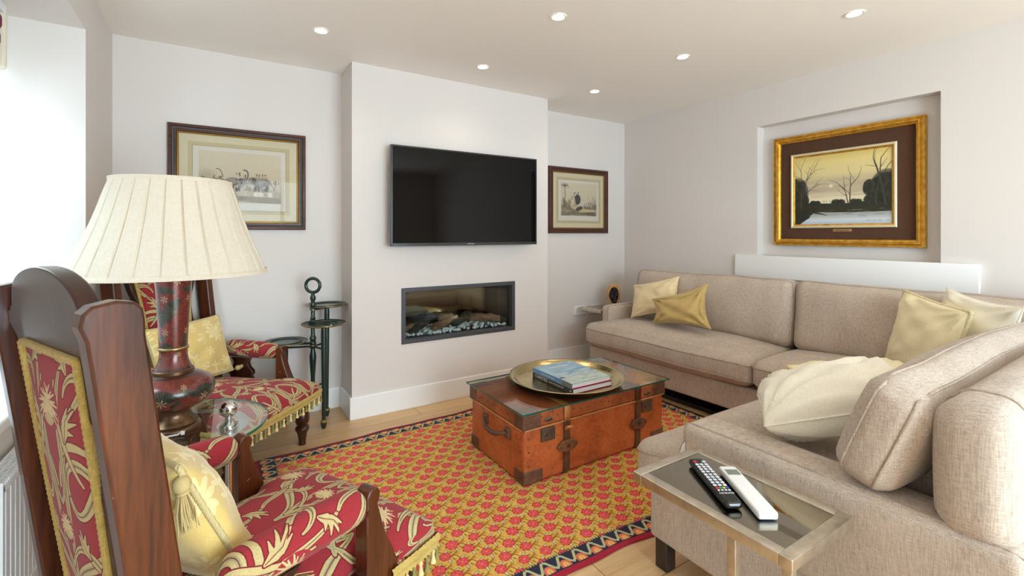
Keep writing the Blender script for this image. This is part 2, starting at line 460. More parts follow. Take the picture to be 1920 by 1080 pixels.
# --- chair tapestry: pale scrolling stems, fans and leaves on red, mirrored about the middle
def tapestry_image():
    W, Hh = .56, .70; A = Art(672, 840, W, Hh, (158, 50, 56), wrap=True)
    be, ou, hi, gr = (196, 178, 126), (118, 36, 42), (216, 194, 146), (166, 158, 118)
    def both(pts, w, c):
        for m in (0, 1): A.line([(W-x, y) if m else (x, y) for x, y in pts], w, c)
    def st(p, a, b, c, core=True):
        pts = bez(*p, n=22); n = 22; a, b, c = a*1.35, b*1.35, c*1.3; w = [a+(b-a)*min(1, 2*i/n)+(c-b)*max(0, 2*i/n-1) for i in range(n+1)]
        both(pts, [x+.007 for x in w], ou); both(pts, w, be)
        if core: both(pts, [max(.001, x*.42-.002) for x in w], gr); both(pts[2:-3], .0022, ou)
    def leaf(x, y, a, L, curl):
        for m in (0, 1):
            X = W-x if m else x; a2 = PI-a if m else a; cu = -curl if m else curl
            tips = ((-.9, .55), (-.5, .85), (0, 1.0), (.5, .85), (.9, .55))
            for pas, (col, g) in enumerate(((ou, .008), (be, 0))):
                for t, l in tips:
                    b = a2+t*.75+cu*.25; mid = (X+math.cos(a2+t*.3)*L*l*.5, y+math.sin(a2+t*.3)*L*l*.5); e = (mid[0]+math.cos(b+cu)*L*l*.5, mid[1]+math.sin(b+cu)*L*l*.5)
                    A.line([(X, y), mid, e], [.010+g, .019+g, .004+g], col)
            A.line([(X, y), (X+math.cos(a2)*L*.5, y+math.sin(a2)*L*.5), (X+math.cos(a2)*L*.5+math.cos(a2+cu)*L*.4, y+math.sin(a2)*L*.5+math.sin(a2+cu)*L*.4)], .0024, ou)
    def palm(cx, cy, R):
        A.disc(cx, cy+R*.25, R*.95, R*.95, (158, 50, 56))
        for i in range(17):
            a = PI/2+(-2.0+4.0*i/16); L = R*(1-.12*abs(i-8)/8)*(1 if i % 2 else .88); q = .35*(1 if i < 8 else -1 if i > 8 else 0)
            A.line([(cx, cy-.01), (cx+math.cos(a+q)*L*.6, cy+math.sin(a+q)*L*.6), (cx+math.cos(a)*L, cy+math.sin(a)*L)], [.003, .0085, .0045], hi)
        for i in range(9):
            a = -PI/2+(-1.0+2.0*i/8); A.line([(cx, cy), (cx+math.cos(a)*R*.5, cy+math.sin(a)*R*.42)], [.004, .008], be)
    st(((.28, .0), (.27, .16), (.03, .10), (.05, .30)), .012, .026, .018); st(((.05, .30), (.07, .46), (.25, .44), (.21, .31)), .018, .024, .010)
    st(((.21, .31), (.17, .20), (.07, .34), (.02, .54)), .010, .024, .016); st(((.02, .54), (.0, .66), (.15, .68), (.17, .59)), .016, .022, .006)
    st(((.28, .04), (.21, .24), (.29, .42), (.12, .57)), .010, .022, .014); st(((.12, .57), (.03, .65), (.03, .74), (.0, .82)), .014, .022, .010)
    st(((.28, .10), (.16, .28), (.12, .08), (-.02, .03)), .008, .022, .012); st(((.27, .33), (.22, .52), (.10, .46), (.02, .42)), .008, .018, .006, False)
    st(((.28, .28), (.19, .36), (.26, .58), (.16, .72)), .008, .022, .008); st(((.16, .02), (.10, .06), (.14, .16), (.05, .19)), .010, .020, .006)
    st(((.0, .46), (.06, .40), (.03, .34), (.10, .25)), .010, .020, .006); st(((.23, .62), (.24, .50), (.17, .40), (.13, .36)), .006, .016, .006, False)
    leaf(.085, .15, 2.3, .11, -.5); leaf(.19, .47, 1.9, .12, .5); leaf(.15, .65, .9, .10, -.5); leaf(.16, .16, .9, .08, .5)
    palm(.28, .53, .078); palm(0.0, .235, .072); palm(.28, .20, .05)
    return A.image('tapestry_pattern', .08)

def damask_image(c0, c1, name):
    A = Art(400, 480, .40, .48, c0, wrap=True)
    def flower(cx, cy, R, n, c):
        for i in range(n):
            a = 2*PI*i/n; A.disc(cx+math.cos(a)*R*.62, cy+math.sin(a)*R*.62, R*.36, R*.17, c, a)
        A.disc(cx, cy, R*.25, R*.25, c)
    for cx, cy, R, n in ((.10, .12, .075, 9), (.30, .36, .075, 9), (.30, .10, .045, 7), (.10, .36, .045, 7), (.20, .24, .04, 6), (0.0, .0, .035, 6)): flower(cx, cy, R, n, c1)
    for (a, b, c, d) in (((.1, .2), (.02, .26), (.16, .3), (.1, .34)), ((.3, .44), (.38, .4), (.22, .5), (.3, .55)), ((.2, .02), (.26, .08), (.14, .16), (.2, .2)), ((.0, .26), (.06, .2), (.02, .34), (.0, .4))):
        A.line(bez(a, b, c, d), [.004+.010*math.sin(PI*i/18) for i in range(19)], c1)
        for i in (4, 9, 14): x, y = bez(a, b, c, d)[i]; A.disc(x+.016, y, .02, .008, c1, .6); A.disc(x-.016, y+.006, .02, .008, c1, 2.5)
    return A.image(name, .05)

# --- the framed pictures
def branch(A, x, y, a, L, w, d, g, col):
    if d == 0 or L < .004: return
    pts = [(x, y)]; q = a
    for i in range(4):
        q += g.uniform(-.16, .16); x += math.cos(q)*L/4; y += math.sin(q)*L/4; pts.append((x, y))
    A.line(pts, [w*(1-.1*i) for i in range(5)], col)
    for s in ((-1, 1) if d > 3 else (g.choice((-1, 1)),)):
        branch(A, x, y, q+s*g.uniform(.18, .5), L*g.uniform(.55, .8), w*.6, d-1, g, col)
    if d > 2: branch(A, pts[2][0], pts[2][1], a+g.choice((-1, 1))*g.uniform(.6, 1.0), L*.55, w*.4, d-2, g, col)
def landscape_image():
    w, h = .655, .50; A = Art(786, 600, w, h, (200, 190, 150)); g = random.Random(11)
    for j in range(A.H):
        t = j/A.H
        stops = [(0, (176, 190, 205)), (.06, (205, 212, 216)), (.17, (150, 150, 140)), (.2, (226, 218, 190)), (.42, (224, 210, 176)), (.47, (182, 168, 144)), (.58, (188, 172, 142)), (.72, (222, 205, 150)), (.9, (226, 206, 138)), (1, (214, 190, 112))]
        for (a, c), (b, d) in zip(stops, stops[1:]):
            if a <= t <= b: A.a[j, :] = (np.array(c)+(np.array(d)-np.array(c))*(t-a)/(b-a))/255
    for _ in range(60): A.soft(g.uniform(0, w), g.uniform(.2, .32), g.uniform(.06, .18), g.uniform(.008, .02), g.choice([(176, 160, 138), (206, 190, 156), (196, 180, 146)]), .35)
    A.soft(.265, .272, .02, .016, (246, 232, 190), .9)
    dk = (48, 46, 38); tr = (84, 74, 60)
    def bush(cx, cy, rx, ry, n=60, c=(46, 48, 40)):
        A.soft(cx, cy, rx, ry, c, 1, .35)
        for _ in range(n):
            a = g.random()*6.28; r = g.uniform(.6, 1); A.soft(cx+math.cos(a)*rx*r*.8, cy+math.sin(a)*ry*r*.8, rx*.24, ry*.24, g.choice([c, (58, 60, 48), (40, 40, 36)]), .8, .6)
    A.line([(0, .125), (.2, .118), (.4, .112), (.66, .125)], [.075, .062, .064, .09], (54, 52, 40))
    for x, r in ((.14, .03), (.17, .026), (.30, .034), (.335, .03), (.42, .03), (.45, .026)): bush(x, .152, r, r*.75, 24)
    for x in (.21, .235, .26, .36, .47, .22): A.line([(x, .14), (x+g.uniform(-.002, .002), .17)], .002, (70, 66, 54))
    bush(.02, .23, .085, .12); bush(.06, .17, .05, .06); bush(.62, .24, .10, .12, 90); bush(.52, .24, .045, .06); bush(.53, .16, .05, .04)
    branch(A, .045, .12, 1.50, .17, .009, 5, g, tr); branch(A, .06, .2, 1.36, .13, .007, 4, g, tr); branch(A, .085, .23, .62, .07, .006, 4, g, tr); branch(A, .02, .26, 1.9, .06, .004, 3, g, tr)
    branch(A, .382, .145, 1.80, .095, .009, 4, g, (92, 80, 62)); branch(A, .392, .145, 1.46, .12, .010, 4, g, (92, 80, 62))
    branch(A, .560, .13, 1.56, .17, .010, 4, g, (70, 66, 56)); branch(A, .615, .13, 1.68, .19, .013, 4, g, (70, 66, 56))
    A.line([(0, .05), (.08, .075), (.15, .105)], [.13, .08, .02], (46, 46, 38)); A.line([(.10, .095), (.18, .078), (.24, .062)], [.02, .010, .003], (52, 50, 40))
    for _ in range(40): A.line([(x0 := g.uniform(.1, w), y0 := g.uniform(.05, .1)), (x0+g.uniform(.02, .08), y0)], .003, g.choice([(90, 92, 90), (214, 220, 224), (120, 122, 120)]), .4)
    for i, (x, l) in enumerate(((.50, .03), (.54, .02), (.57, .025), (.62, .022))): A.line([(x, .022), (x+l, .022)], .0022, (70, 70, 70), .8)
    return A.image('landscape_painting', .03)
def engraving_image(name, w, h, kind):
    A = Art(int(w*1100), int(h*1100), w, h, (222, 208, 180)); g = random.Random(4 if kind else 9)
    for j in range(A.H): A.a[j, :] *= .94+.06*j/A.H
    ink = lambda: g.choice([(92, 86, 80), (120, 112, 102), (142, 130, 112), (74, 70, 68)])
    A.rect(0, 0, w, h*.2, (196, 180, 146), .7); A.line([(0, .05*h), (w*.5, .09*h), (w, .05*h)], [h*.14, h*.10, h*.14], (112, 102, 88), .45)
    for _ in range(260):
        x, y = g.uniform(0, w), g.uniform(0, h*.3); A.line([(x, y), (x+g.uniform(.004, .016), y+g.uniform(-.002, .002))], .0016, ink(), .6)
    def person(x, y, s, c=None):
        A.line([(x, y), (x, y+s*.6)], [s*.3, s*.2], c or g.choice([(216, 206, 186), (126, 112, 100), (156, 140, 120)])); A.disc(x, y+s*.75, s*.12, s*.13, (70, 60, 54))
        A.line([(x, y+s*.5), (x+g.uniform(-1, 1)*s*.5, y+s*g.uniform(.3, 1))], s*.09, ink())
    def elephant(x, y, s, d):
        c, k = (148, 138, 126), (104, 98, 92)
        for q in (-.42, -.2, .25, .42): A.line([(x+q*s, y), (x+q*s*.95, y-s*.62)], [s*.2, s*.15], k)
        A.disc(x, y, s*.62, s*.42, c); A.disc(x-.1*s, y+.1*s, s*.4, s*.24, (166, 156, 142)); A.disc(x+d*s*.68, y+s*.12, s*.27, s*.30, c); A.disc(x+d*s*.52, y+s*.14, s*.16, s*.25, k)
        A.line([(x+d*s*.86, y), (x+d*s*1.0, y-s*.3), (x+d*s*.92, y-s*.56)], [s*.17, s*.12, s*.07], c); A.line([(x+d*s*.8, y-s*.08), (x+d*s*1.08, y-s*.26)], [s*.06, s*.03], (228, 220, 200))
        A.line([(x-d*s*.6, y+s*.1), (x-d*s*.74, y-s*.3)], s*.05, k)
        for _ in range(40): 
            a, r = g.random()*6.28, g.random()**.5; px, py = x+math.cos(a)*r*s*.6, y+math.sin(a)*r*s*.4; A.line([(px, py), (px+s*.07, py+s*.03)], .0012, k, .55)
    if kind:
        [A.soft(w*g.uniform(.0, 1), h*g.uniform(.18, .42), w*.09, h*.09, (170, 158, 136), .4) for _ in range(30)]; elephant(w*.20, h*.40, h*.16, 1); elephant(w*.40, h*.40, h*.25, 1); elephant(w*.75, h*.42, h*.26, -1)
        for x in (.69, .72, .76, .80): person(w*x, h*.52, h*.085)
        A.line([(w*.68, h*.53), (w*.82, h*.53)], .012, (196, 180, 148))
        for _ in range(34): person(g.uniform(.02, .3)*w, h*g.uniform(.22, .48), h*.085)
        for _ in range(22): person(g.uniform(.3, .98)*w, h*g.uniform(.2, .4), h*.08)
        for x, y in ((.44, .52), (.48, .54), (.55, .5), (.93, .4), (.97, .36), (.88, .3), (.9, .36)): person(w*x, h*y, h*.085)
        for x in (.68, .74, .86): A.disc(w*x, h*.18, w*.03, h*.05, (226, 218, 198), .4); A.line([(w*x, h*.18), (w*x+.012, h*.10)], .003, (214, 204, 184))
        A.line(bez((w*.56, h*.46), (w*.60, h*.56), (w*.58, h*.68), (w*.53, h*.66)), .008, (120, 110, 100)); A.line(bez((w*.28, h*.5), (w*.27, h*.6), (w*.24, h*.68), (w*.2, h*.66)), .004, (100, 92, 84))
        A.soft(w*.1, h*.5, w*.16, h*.2, (168, 156, 132), .55)
    else:
        for _ in range(34): A.soft(g.uniform(0, w), h*g.uniform(.05, .3), w*g.uniform(.05, .1), h*g.uniform(.05, .12), g.choice([(132, 120, 102), (112, 102, 88), (160, 146, 118)]), .6)
        for _ in range(18): A.soft(w*g.uniform(0, .25), h*g.uniform(.2, .5), w*.06, h*.09, (138, 126, 106), .6)
        for _ in range(900):
            x = g.uniform(0, w); m = .2+.35*abs(x/w-.62); y = g.uniform(0, h*m); A.line([(x, y), (x+g.uniform(-.006, .008), y+g.uniform(.002, .01))], .0022, ink(), .75)
        x, y = w*.10, h*.9
        A.line([(w*.08, h*.3), (w*.11, h*.6), (x, y)], .006, (92, 84, 76))
        for i in range(12): a = i*.55; A.line([(x, y), (x+math.cos(a)*.035, y+math.sin(a)*.02+.006), (x+math.cos(a)*.055, y+math.sin(a)*.02-.014)], [.004, .003, .001], (96, 88, 78))
        A.disc(w*.45, h*.5, w*.09, h*.16, (86, 80, 80)); A.line([(w*.38, h*.36), (w*.36, h*.56)], [.02, .016], (196, 178, 152))
        for xx, yy in ((.36, .6), (.4, .62), (.47, .62), (.3, .5)): person(w*xx, h*yy, h*.12)
        A.line([(w*.3, h*.28), (w*.55, h*.17), (w*.95, h*.16)], [.03, .04, .02], (206, 184, 140)); A.disc(w*.5, h*.22, w*.1, h*.06, (92, 84, 78), .3)
        for xx in (.7, .76, .84): person(w*xx, h*.3, h*.12)
        for _ in range(60): 
            x = w*g.uniform(.78, 1); A.line([(x, h*.2), (x+g.uniform(-.02, .02), h*g.uniform(.3, .62))], .002, (128, 118, 100), .6)
    return A.image(name, .06)
def enamel_image(bowl):
    w, h = (.84, .15) if bowl else (.36, .38); A = Art(int(w*1000), int(h*1000), w, h, (104, 42, 34)); g = random.Random(12+bowl)
    for _ in range(900 if bowl else 1200):                    # fine engraved scrolls
        x, y, r, q = g.uniform(0, w), g.uniform(0, h), g.uniform(.003, .007), g.random()*6
        A.line([(x+math.cos(q+t)*r, y+math.sin(q+t)*r) for t in (0, .8, 1.6, 2.4, 3.2)], .0011, g.choice([(156, 62, 44), (66, 32, 28), (150, 56, 42), (58, 30, 28)]))
    def fan(x, y, R, a0, sp=1.25):
        for ox in (-w, 0, w):
            for i in range(26): a = a0-sp+2*sp*i/25; A.line([(x+ox, y), (x+ox+math.cos(a)*R*.6, y+math.sin(a)*R*.6), (x+ox+math.cos(a)*R, y+math.sin(a)*R)], [.002, R*.085, R*.11], (38, 42, 34))
            for i in range(17): a = a0-sp+2*sp*i/16; A.line([(x+ox, y), (x+ox+math.cos(a)*R, y+math.sin(a)*R)], .0011, g.choice([(104, 92, 62), (72, 70, 50)]))
    def star(x, y, r, c=(158, 136, 96)):
        for ox in (-w, 0, w):
            for i in range(6): a = i*PI/3+.3; A.line([(x+ox, y), (x+ox+math.cos(a)*r, y+math.sin(a)*r)], [.002, .0045, .001][0:2], c)
            A.disc(x+ox, y, r*.25, r*.25, (150, 60, 40))
    if bowl:
        for i in range(6):
            x = w*(i+.3)/6; fan(x, .055, .052, PI/2+.25*(-1)**i, 1.5); star(x, .06, .016); fan(x+w/12, .105, .030, -PI/2, 1.2); star(x+w/12, .112, .009)
            A.disc(x+.04, .05, .020, .008, (40, 44, 36), .7); A.disc(x-.045, .08, .018, .007, (40, 44, 36), -.6)
    else:
        for i in range(4):
            x = w*(i+.18)/4; fan(x, .20+.02*(i % 2), .046, PI/2-1.1+(i % 2)*2.2, 1.3); fan(x+w/8, .075, .030, PI/2, 1.3); fan(x+w/8, .32, .028, -PI/2, 1.2)
            for y in (.27, .145): star(x+w/8, y, .012)
            star(x, .335, .011); star(x+.01, .06, .008)
            A.disc(x+.03, .12, .016, .006, (44, 70, 50), .8); A.disc(x-.02, .30, .014, .006, (44, 60, 46), 2.2)
    for z in (.006, h-.006): A.rect(0, z-.004, w, z+.004, (60, 34, 28)); 
    return A.image('lamp_enamel_bowl' if bowl else 'lamp_enamel_column', .10)
def book_image():
    A = Art(290, 380, .29, .38, (120, 168, 200)); g = random.Random(8)
    for j in range(A.H):
        t = j/A.H; A.a[j, :] = np.array([(140+50*(1-t)), 176+26*(1-t), 190+20*t])/255
    for _ in range(150): A.soft(g.uniform(0, .29), g.uniform(.14, .38), g.uniform(.02, .07), g.uniform(.006, .02), g.choice([(92, 138, 176), (176, 200, 214), (110, 150, 190), (140, 186, 204)]), .5)
    for _ in range(170):
        x, y = g.uniform(-.02, .29), g.uniform(0, .17); A.line([(x, y), (x+g.uniform(.02, .06), y+g.uniform(-.004, .012))], g.uniform(.002, .006), g.choice([(206, 216, 200), (150, 164, 140), (96, 128, 130), (226, 230, 222), (120, 150, 168)]), .6)
    A.line([(0, .11), (.03, .12), (.05, .105)], [.012, .02, .004], (60, 70, 76)); A.line([(.02, .12), (.03, .16)], .003, (70, 80, 86))
    A.line([(.07, .21), (.12, .2), (.16, .17)], .004, (70, 110, 150), .7)
    return A.image('seascape_cover', .03)
# ------------------------------------------------------------------ palette
def plaster(name, c, s=1.0):
    m, N, L, P = newmat(name); a = noise(N, L, coords(N, L, 'Object', (40, 40, 40)), 1, 3)
    P.inputs['Base Color'].default_value = c; P.inputs['Roughness'].default_value = 0.75; P.inputs['Specular IOR Level'].default_value = 0.25
    bump(N, L, P, a, 0.03, 0.001); return m
M_wall = plaster('warm_grey_paint', rgb(221, 214, 209)); M_ceil = plaster('ceiling_paint', rgb(246, 240, 233)); M_white = simple('white_gloss_paint', rgb(240, 240, 240), 0.35)
M_reveal = plaster('pale_reveal_paint', rgb(226, 221, 216))

def oak_floor():
    m, N, L, P = newmat('oak_planks')
    b = N.new('ShaderNodeTexBrick'); b.offset = 0.37; b.inputs['Scale'].default_value = 1.0
    b.inputs['Brick Width'].default_value = 1.9; b.inputs['Row Height'].default_value = 0.19; b.inputs['Mortar Size'].default_value = 0.0016; b.inputs['Mortar Smooth'].default_value = 0.2; b.inputs['Bias'].default_value = 0.0
    b.inputs['Color1'].default_value = (0, 0, 0, 1); b.inputs['Color2'].default_value = (1, 1, 1, 1); b.inputs['Mortar'].default_value = (.5, .5, .5, 1)
    L.new(coords(N, L, 'Object'), b.inputs['Vector'])
    g = noise(N, L, coords(N, L, 'Object', (1.5, 26, 1)), 1, 5, 0.6, 0.8); g2 = noise(N, L, coords(N, L, 'Object', (6, 150, 1)), 1, 3, 0.6); k = noise(N, L, coords(N, L, 'Object', (5, 12, 1)), 1, 3, .5, .3)
    base = ramp(N, L, g, [(0.25, rgb(200, 156, 104)), (0.5, rgb(222, 182, 130)), (0.75, rgb(234, 200, 152))])
    base = mixc(N, L, 0.3, base, ramp(N, L, g2, [(0.3, rgb(192, 148, 98)), (0.7, rgb(236, 204, 158))]))
    tint = ramp(N, L, b.outputs['Color'], [(0, (0.86, 0.84, 0.80, 1)), (1, (1, 1, 1, 1))]); base = mixc(N, L, 1.0, base, tint, 'MULTIPLY')
    base = mixc(N, L, ramp(N, L, k, [(0.70, (0, 0, 0, 1)), (0.80, (.75, .75, .75, 1))]), base, rgb(134, 98, 66))
    base = mixc(N, L, b.outputs['Fac'], base, rgb(110, 82, 56))
    L.new(base, P.inputs['Base Color']); P.inputs['Roughness'].default_value = 0.38; bump(N, L, P, g2, 0.05, 0.001); return m
M_floor = oak_floor()
M_glass = glassmat('clear_glass'); M_greenedge = simple('green_glass_edge', rgb(18, 92, 78), 0.08, 0, 0.8)
M_black = simple('black_plastic', rgb(16, 16, 18), 0.35); M_chrome = simple('chrome', rgb(222, 222, 226), 0.06, 1.0)
M_wframe = simple('window_white', rgb(238, 238, 238), 0.4)

XL, XR, YB, YF, H = -0.505, 3.63, 3.51, -2.40, 2.40
CX0, CX1, CY = 0.768, 2.402, 3.21
FX0, FX1, FZ0, FZ1 = 1.115, 2.058, 0.467, 0.853
WY0, WY1, WZ0, WZ1 = 1.62, 2.855, 0.757, 2.185
NY0, NY1, NZ1 = 0.971, 2.081, 2.095

def setting():
    m = MB().add(box(-1.1, 3.9, YF-.3, YB+.2, -0.12, 0.0)); struct(m.build('floor', M_floor, smooth=0))
    m = MB().add(box(-1.1, 3.9, YF-.3, YB+.2, H, H+0.12)); struct(m.build('ceiling', M_ceil, smooth=0))
    m = MB().add(box(XL-.4, XR+.2, YB, YB+.2, 0, H)); struct(m.build('wall_back', M_wall, smooth=0))
    # chimney breast, hollow where the fire sits
    m = MB(); m.add(box(CX0, FX0, CY, YB, 0, H)); m.add(box(FX1, CX1, CY, YB, 0, H)); m.add(box(FX0, FX1, CY, YB, 0, FZ0)); m.add(box(FX0, FX1, CY, YB, FZ1, H)); m.add(box(FX0, FX1, CY+.26, YB, FZ0, FZ1))
    struct(m.build('wall_chimney', M_wall, smooth=0))
    # right wall with its shallow niche
    m = MB(); m.add(box(XR, XR+.2, YF, NY0, 0, H)); m.add(box(XR, XR+.2, NY1, YB, 0, H)); m.add(box(XR, XR+.2, NY0, NY1, 0, 1.0)); m.add(box(XR, XR+.2, NY0, NY1, NZ1, H)); m.add(box(XR+.09, XR+.2, NY0, NY1, 1.0, NZ1))
    struct(m.build('wall_right', M_wall, smooth=0))
    # left wall with the deep window bay
    m = MB(); T = .45
    m.add(box(XL-T, XL, WY1, YB, 0, H)); m.add(box(XL-T, XL, YF, WY0, 0, H)); m.add(box(XL-T, XL, WY0, WY1, 0, WZ0-.035)); m.add(box(XL-T, XL, WY0, WY1, WZ1, H))
    struct(m.build('wall_left', M_wall, smooth=0))
    m = MB()                                                     # wall behind the camera; its glazed doors are added to let light in
    m.add(box(XL-.4, .25, YF-.2, YF, 0, H)); m.add(box(2.55, XR+.2, YF-.2, YF, 0, H)); m.add(box(.25, 2.55, YF-.2, YF, 2.25, H))
    struct(m.build('wall_front', M_wall, smooth=0))
    m = MB().add(rbx(XL-.40, XL+.035, WY0-.03, WY1+.0, WZ0-.035, WZ0, .008, 2)); struct(m.build('trim_1', M_white))
    # window in the bay and the added doors behind: white frames and panes
    def window(name, axis, pos, a0, a1, z0, z1, n):
        f = MB(); t = .06
        def bar(u0, u1, w0, w1):
            f.add(box(pos-.03, pos+.03, u0, u1, w0, w1) if axis == 'x' else box(u0, u1, pos-.03, pos+.03, w0, w1))
        bar(a0, a1, z0, z0+t); bar(a0, a1, z1-t, z1)
        for i in range(n+1):
            c = a0+t/2+(a1-a0-t)*i/n; bar(c-t/2, c+t/2, z0+t, z1-t)
        o = struct(f.build(name, M_wframe, smooth=0))
        p = MB().add(box(pos-.002, pos+.002, a0+t, a1-t, z0+t, z1-t) if axis == 'x' else box(a0+t, a1-t, pos-.002, pos+.002, z0+t, z1-t)); p.build('pane', M_glass, o, smooth=0)
    window('window_1', 'x', XL-.40, WY0, WY1, WZ0, WZ1, 3); window('added_door_1', 'y', YF-.1, .25, 2.55, 0.0, 2.25, 3)
    # unseen wall and ground added outside the bay to dim its daylight
    m = MB().add(box(-3.4, -3.2, -2.0, 7.0, -.3, 3.6)); o = struct(m.build('daylight_blocker', plaster('blocker_grey', rgb(112, 112, 108)), smooth=0))
    m = MB().add(box(-3.2, XL-.45, -2.0, 7.0, -.3, -.1)); struct(m.build('added_ground', plaster('added_ground_grey', rgb(150, 148, 142)), smooth=0))
    # skirting boards
    def skirt(name, pts):
        m = MB(); h, t = .15, .016
        for (x0, y0, x1, y1) in pts: m.add(box(x0, x1, y0, y1, 0, h))
        struct(m.build(name, M_white, smooth=0, bevel=.004))
    t = .016
    skirt('baseboard_back', [(XL, YB-t, CX0-t, YB), (CX1+t, YB-t, XR, YB)])
    skirt('baseboard_chimney', [(CX0-t, CY-t, CX1+t, CY), (CX0-t, CY, CX0, YB), (CX1, CY, CX1+t, YB)])
    skirt('baseboard_left', [(XL, YF, XL+t, YB-t)]); skirt('baseboard_right', [(XR-t, YF, XR, YB-t)])
    m = MB().add(rbx(XR-.028, XR+.02, .80, 2.255, .902, 1.074, .004, 1)); struct(m.build('trim_2', M_white))

# ------------------------------------------------------------------ lamps, daylight, camera
SPOTS = [(.503, 2.814), (1.535, 1.958), (1.555, 2.826), (2.821, 1.099), (2.565, 1.967), (2.588, 2.827)]
SPOT_WORDS = ['nearest the back left corner, above the lamp', 'high in the ceiling centre above the trunk', 'in front of the television', 'furthest to the right, above the near sofa arm', 'above the right end of the trunk', 'deepest in the back right corner']
def lamps():
    Mt = simple('white_trim', rgb(240, 236, 230), 0.4); Mb, N, L, P = newmat('lamp_lens'); P.inputs['Emission Color'].default_value = rgb(255, 244, 224); P.inputs['Emission Strength'].default_value = 14
    for i, (x, y) in enumerate(SPOTS):
        t = thing('ceiling_downlight', 'round recessed ceiling downlight, lit, '+SPOT_WORDS[i], 'ceiling light', (x, y, H), 0, 'recessed ceiling downlights')
        MB().add(lathe([(.031, -.001), (.034, -.005), (.043, -.006), (.046, -.001)], 28)).build('trim_ring', Mt, t)
        MB().add(lathe([(1e-6, -.0035), (.031, -.0035)], 28)).build('lens', Mb, t)
        l = bpy.data.lights.new('downlight_beam', 'SPOT'); l.energy = 5.5; l.color = (1.0, .84, .66); l.spot_size = 2.3; l.spot_blend = .9; l.shadow_soft_size = .03
        o = bpy.data.objects.new('downlight_beam', l); C.objects.link(o); o.location = (x, y, H-.012)
    for name, loc, rot, sx, sy in (('bay_daylight', (XL-.44, (WY0+WY1)/2, (WZ0+WZ1)/2), (0, -PI/2, 0), WZ1-WZ0, WY1-WY0), ('added_door_daylight', (1.4, YF-.16, 1.125), (PI/2, 0, 0), 2.3, 2.25)):  # sky portals; the second serves the doors added behind the camera
        l = bpy.data.lights.new(name, 'AREA'); l.shape = 'RECTANGLE'; l.size = sx; l.size_y = sy; l.cycles.is_portal = True
        o = bpy.data.objects.new(name, l); C.objects.link(o); o.location = loc; o.rotation_euler = rot
    w = bpy.data.worlds.new('sky'); bpy.context.scene.world = w; w.use_nodes = True
    w.node_tree.nodes['Background'].inputs['Color'].default_value = (.80, .92, 1.085, 1); w.node_tree.nodes['Background'].inputs['Strength'].default_value = SKY
SKY = 13.0
def camera():
    cd = bpy.data.cameras.new('camera'); cd.sensor_width = 36; cd.lens = 36*874/1920; cd.shift_y = -102/1920; cd.clip_start = .02
    o = bpy.data.objects.new('camera', cd); C.objects.link(o); o.location = (0, 0, 1.247); o.rotation_euler = (PI/2, 0, -math.atan(555/874)); bpy.context.scene.camera = o
    s = bpy.context.scene; s.view_settings.view_transform = 'Standard'; s.view_settings.look = 'None'; s.view_settings.gamma = 1; s.view_settings.use_curve_mapping = False
    s.view_settings.exposure = 0.42
    s.cycles.use_denoising = True; s.cycles.max_bounces = 10; s.cycles.diffuse_bounces = 6; s.cycles.glossy_bounces = 5; s.cycles.transparent_max_bounces = 16; s.cycles.sample_clamp_indirect = 8; s.cycles.caustics_reflective = False; s.cycles.caustics_refractive = False
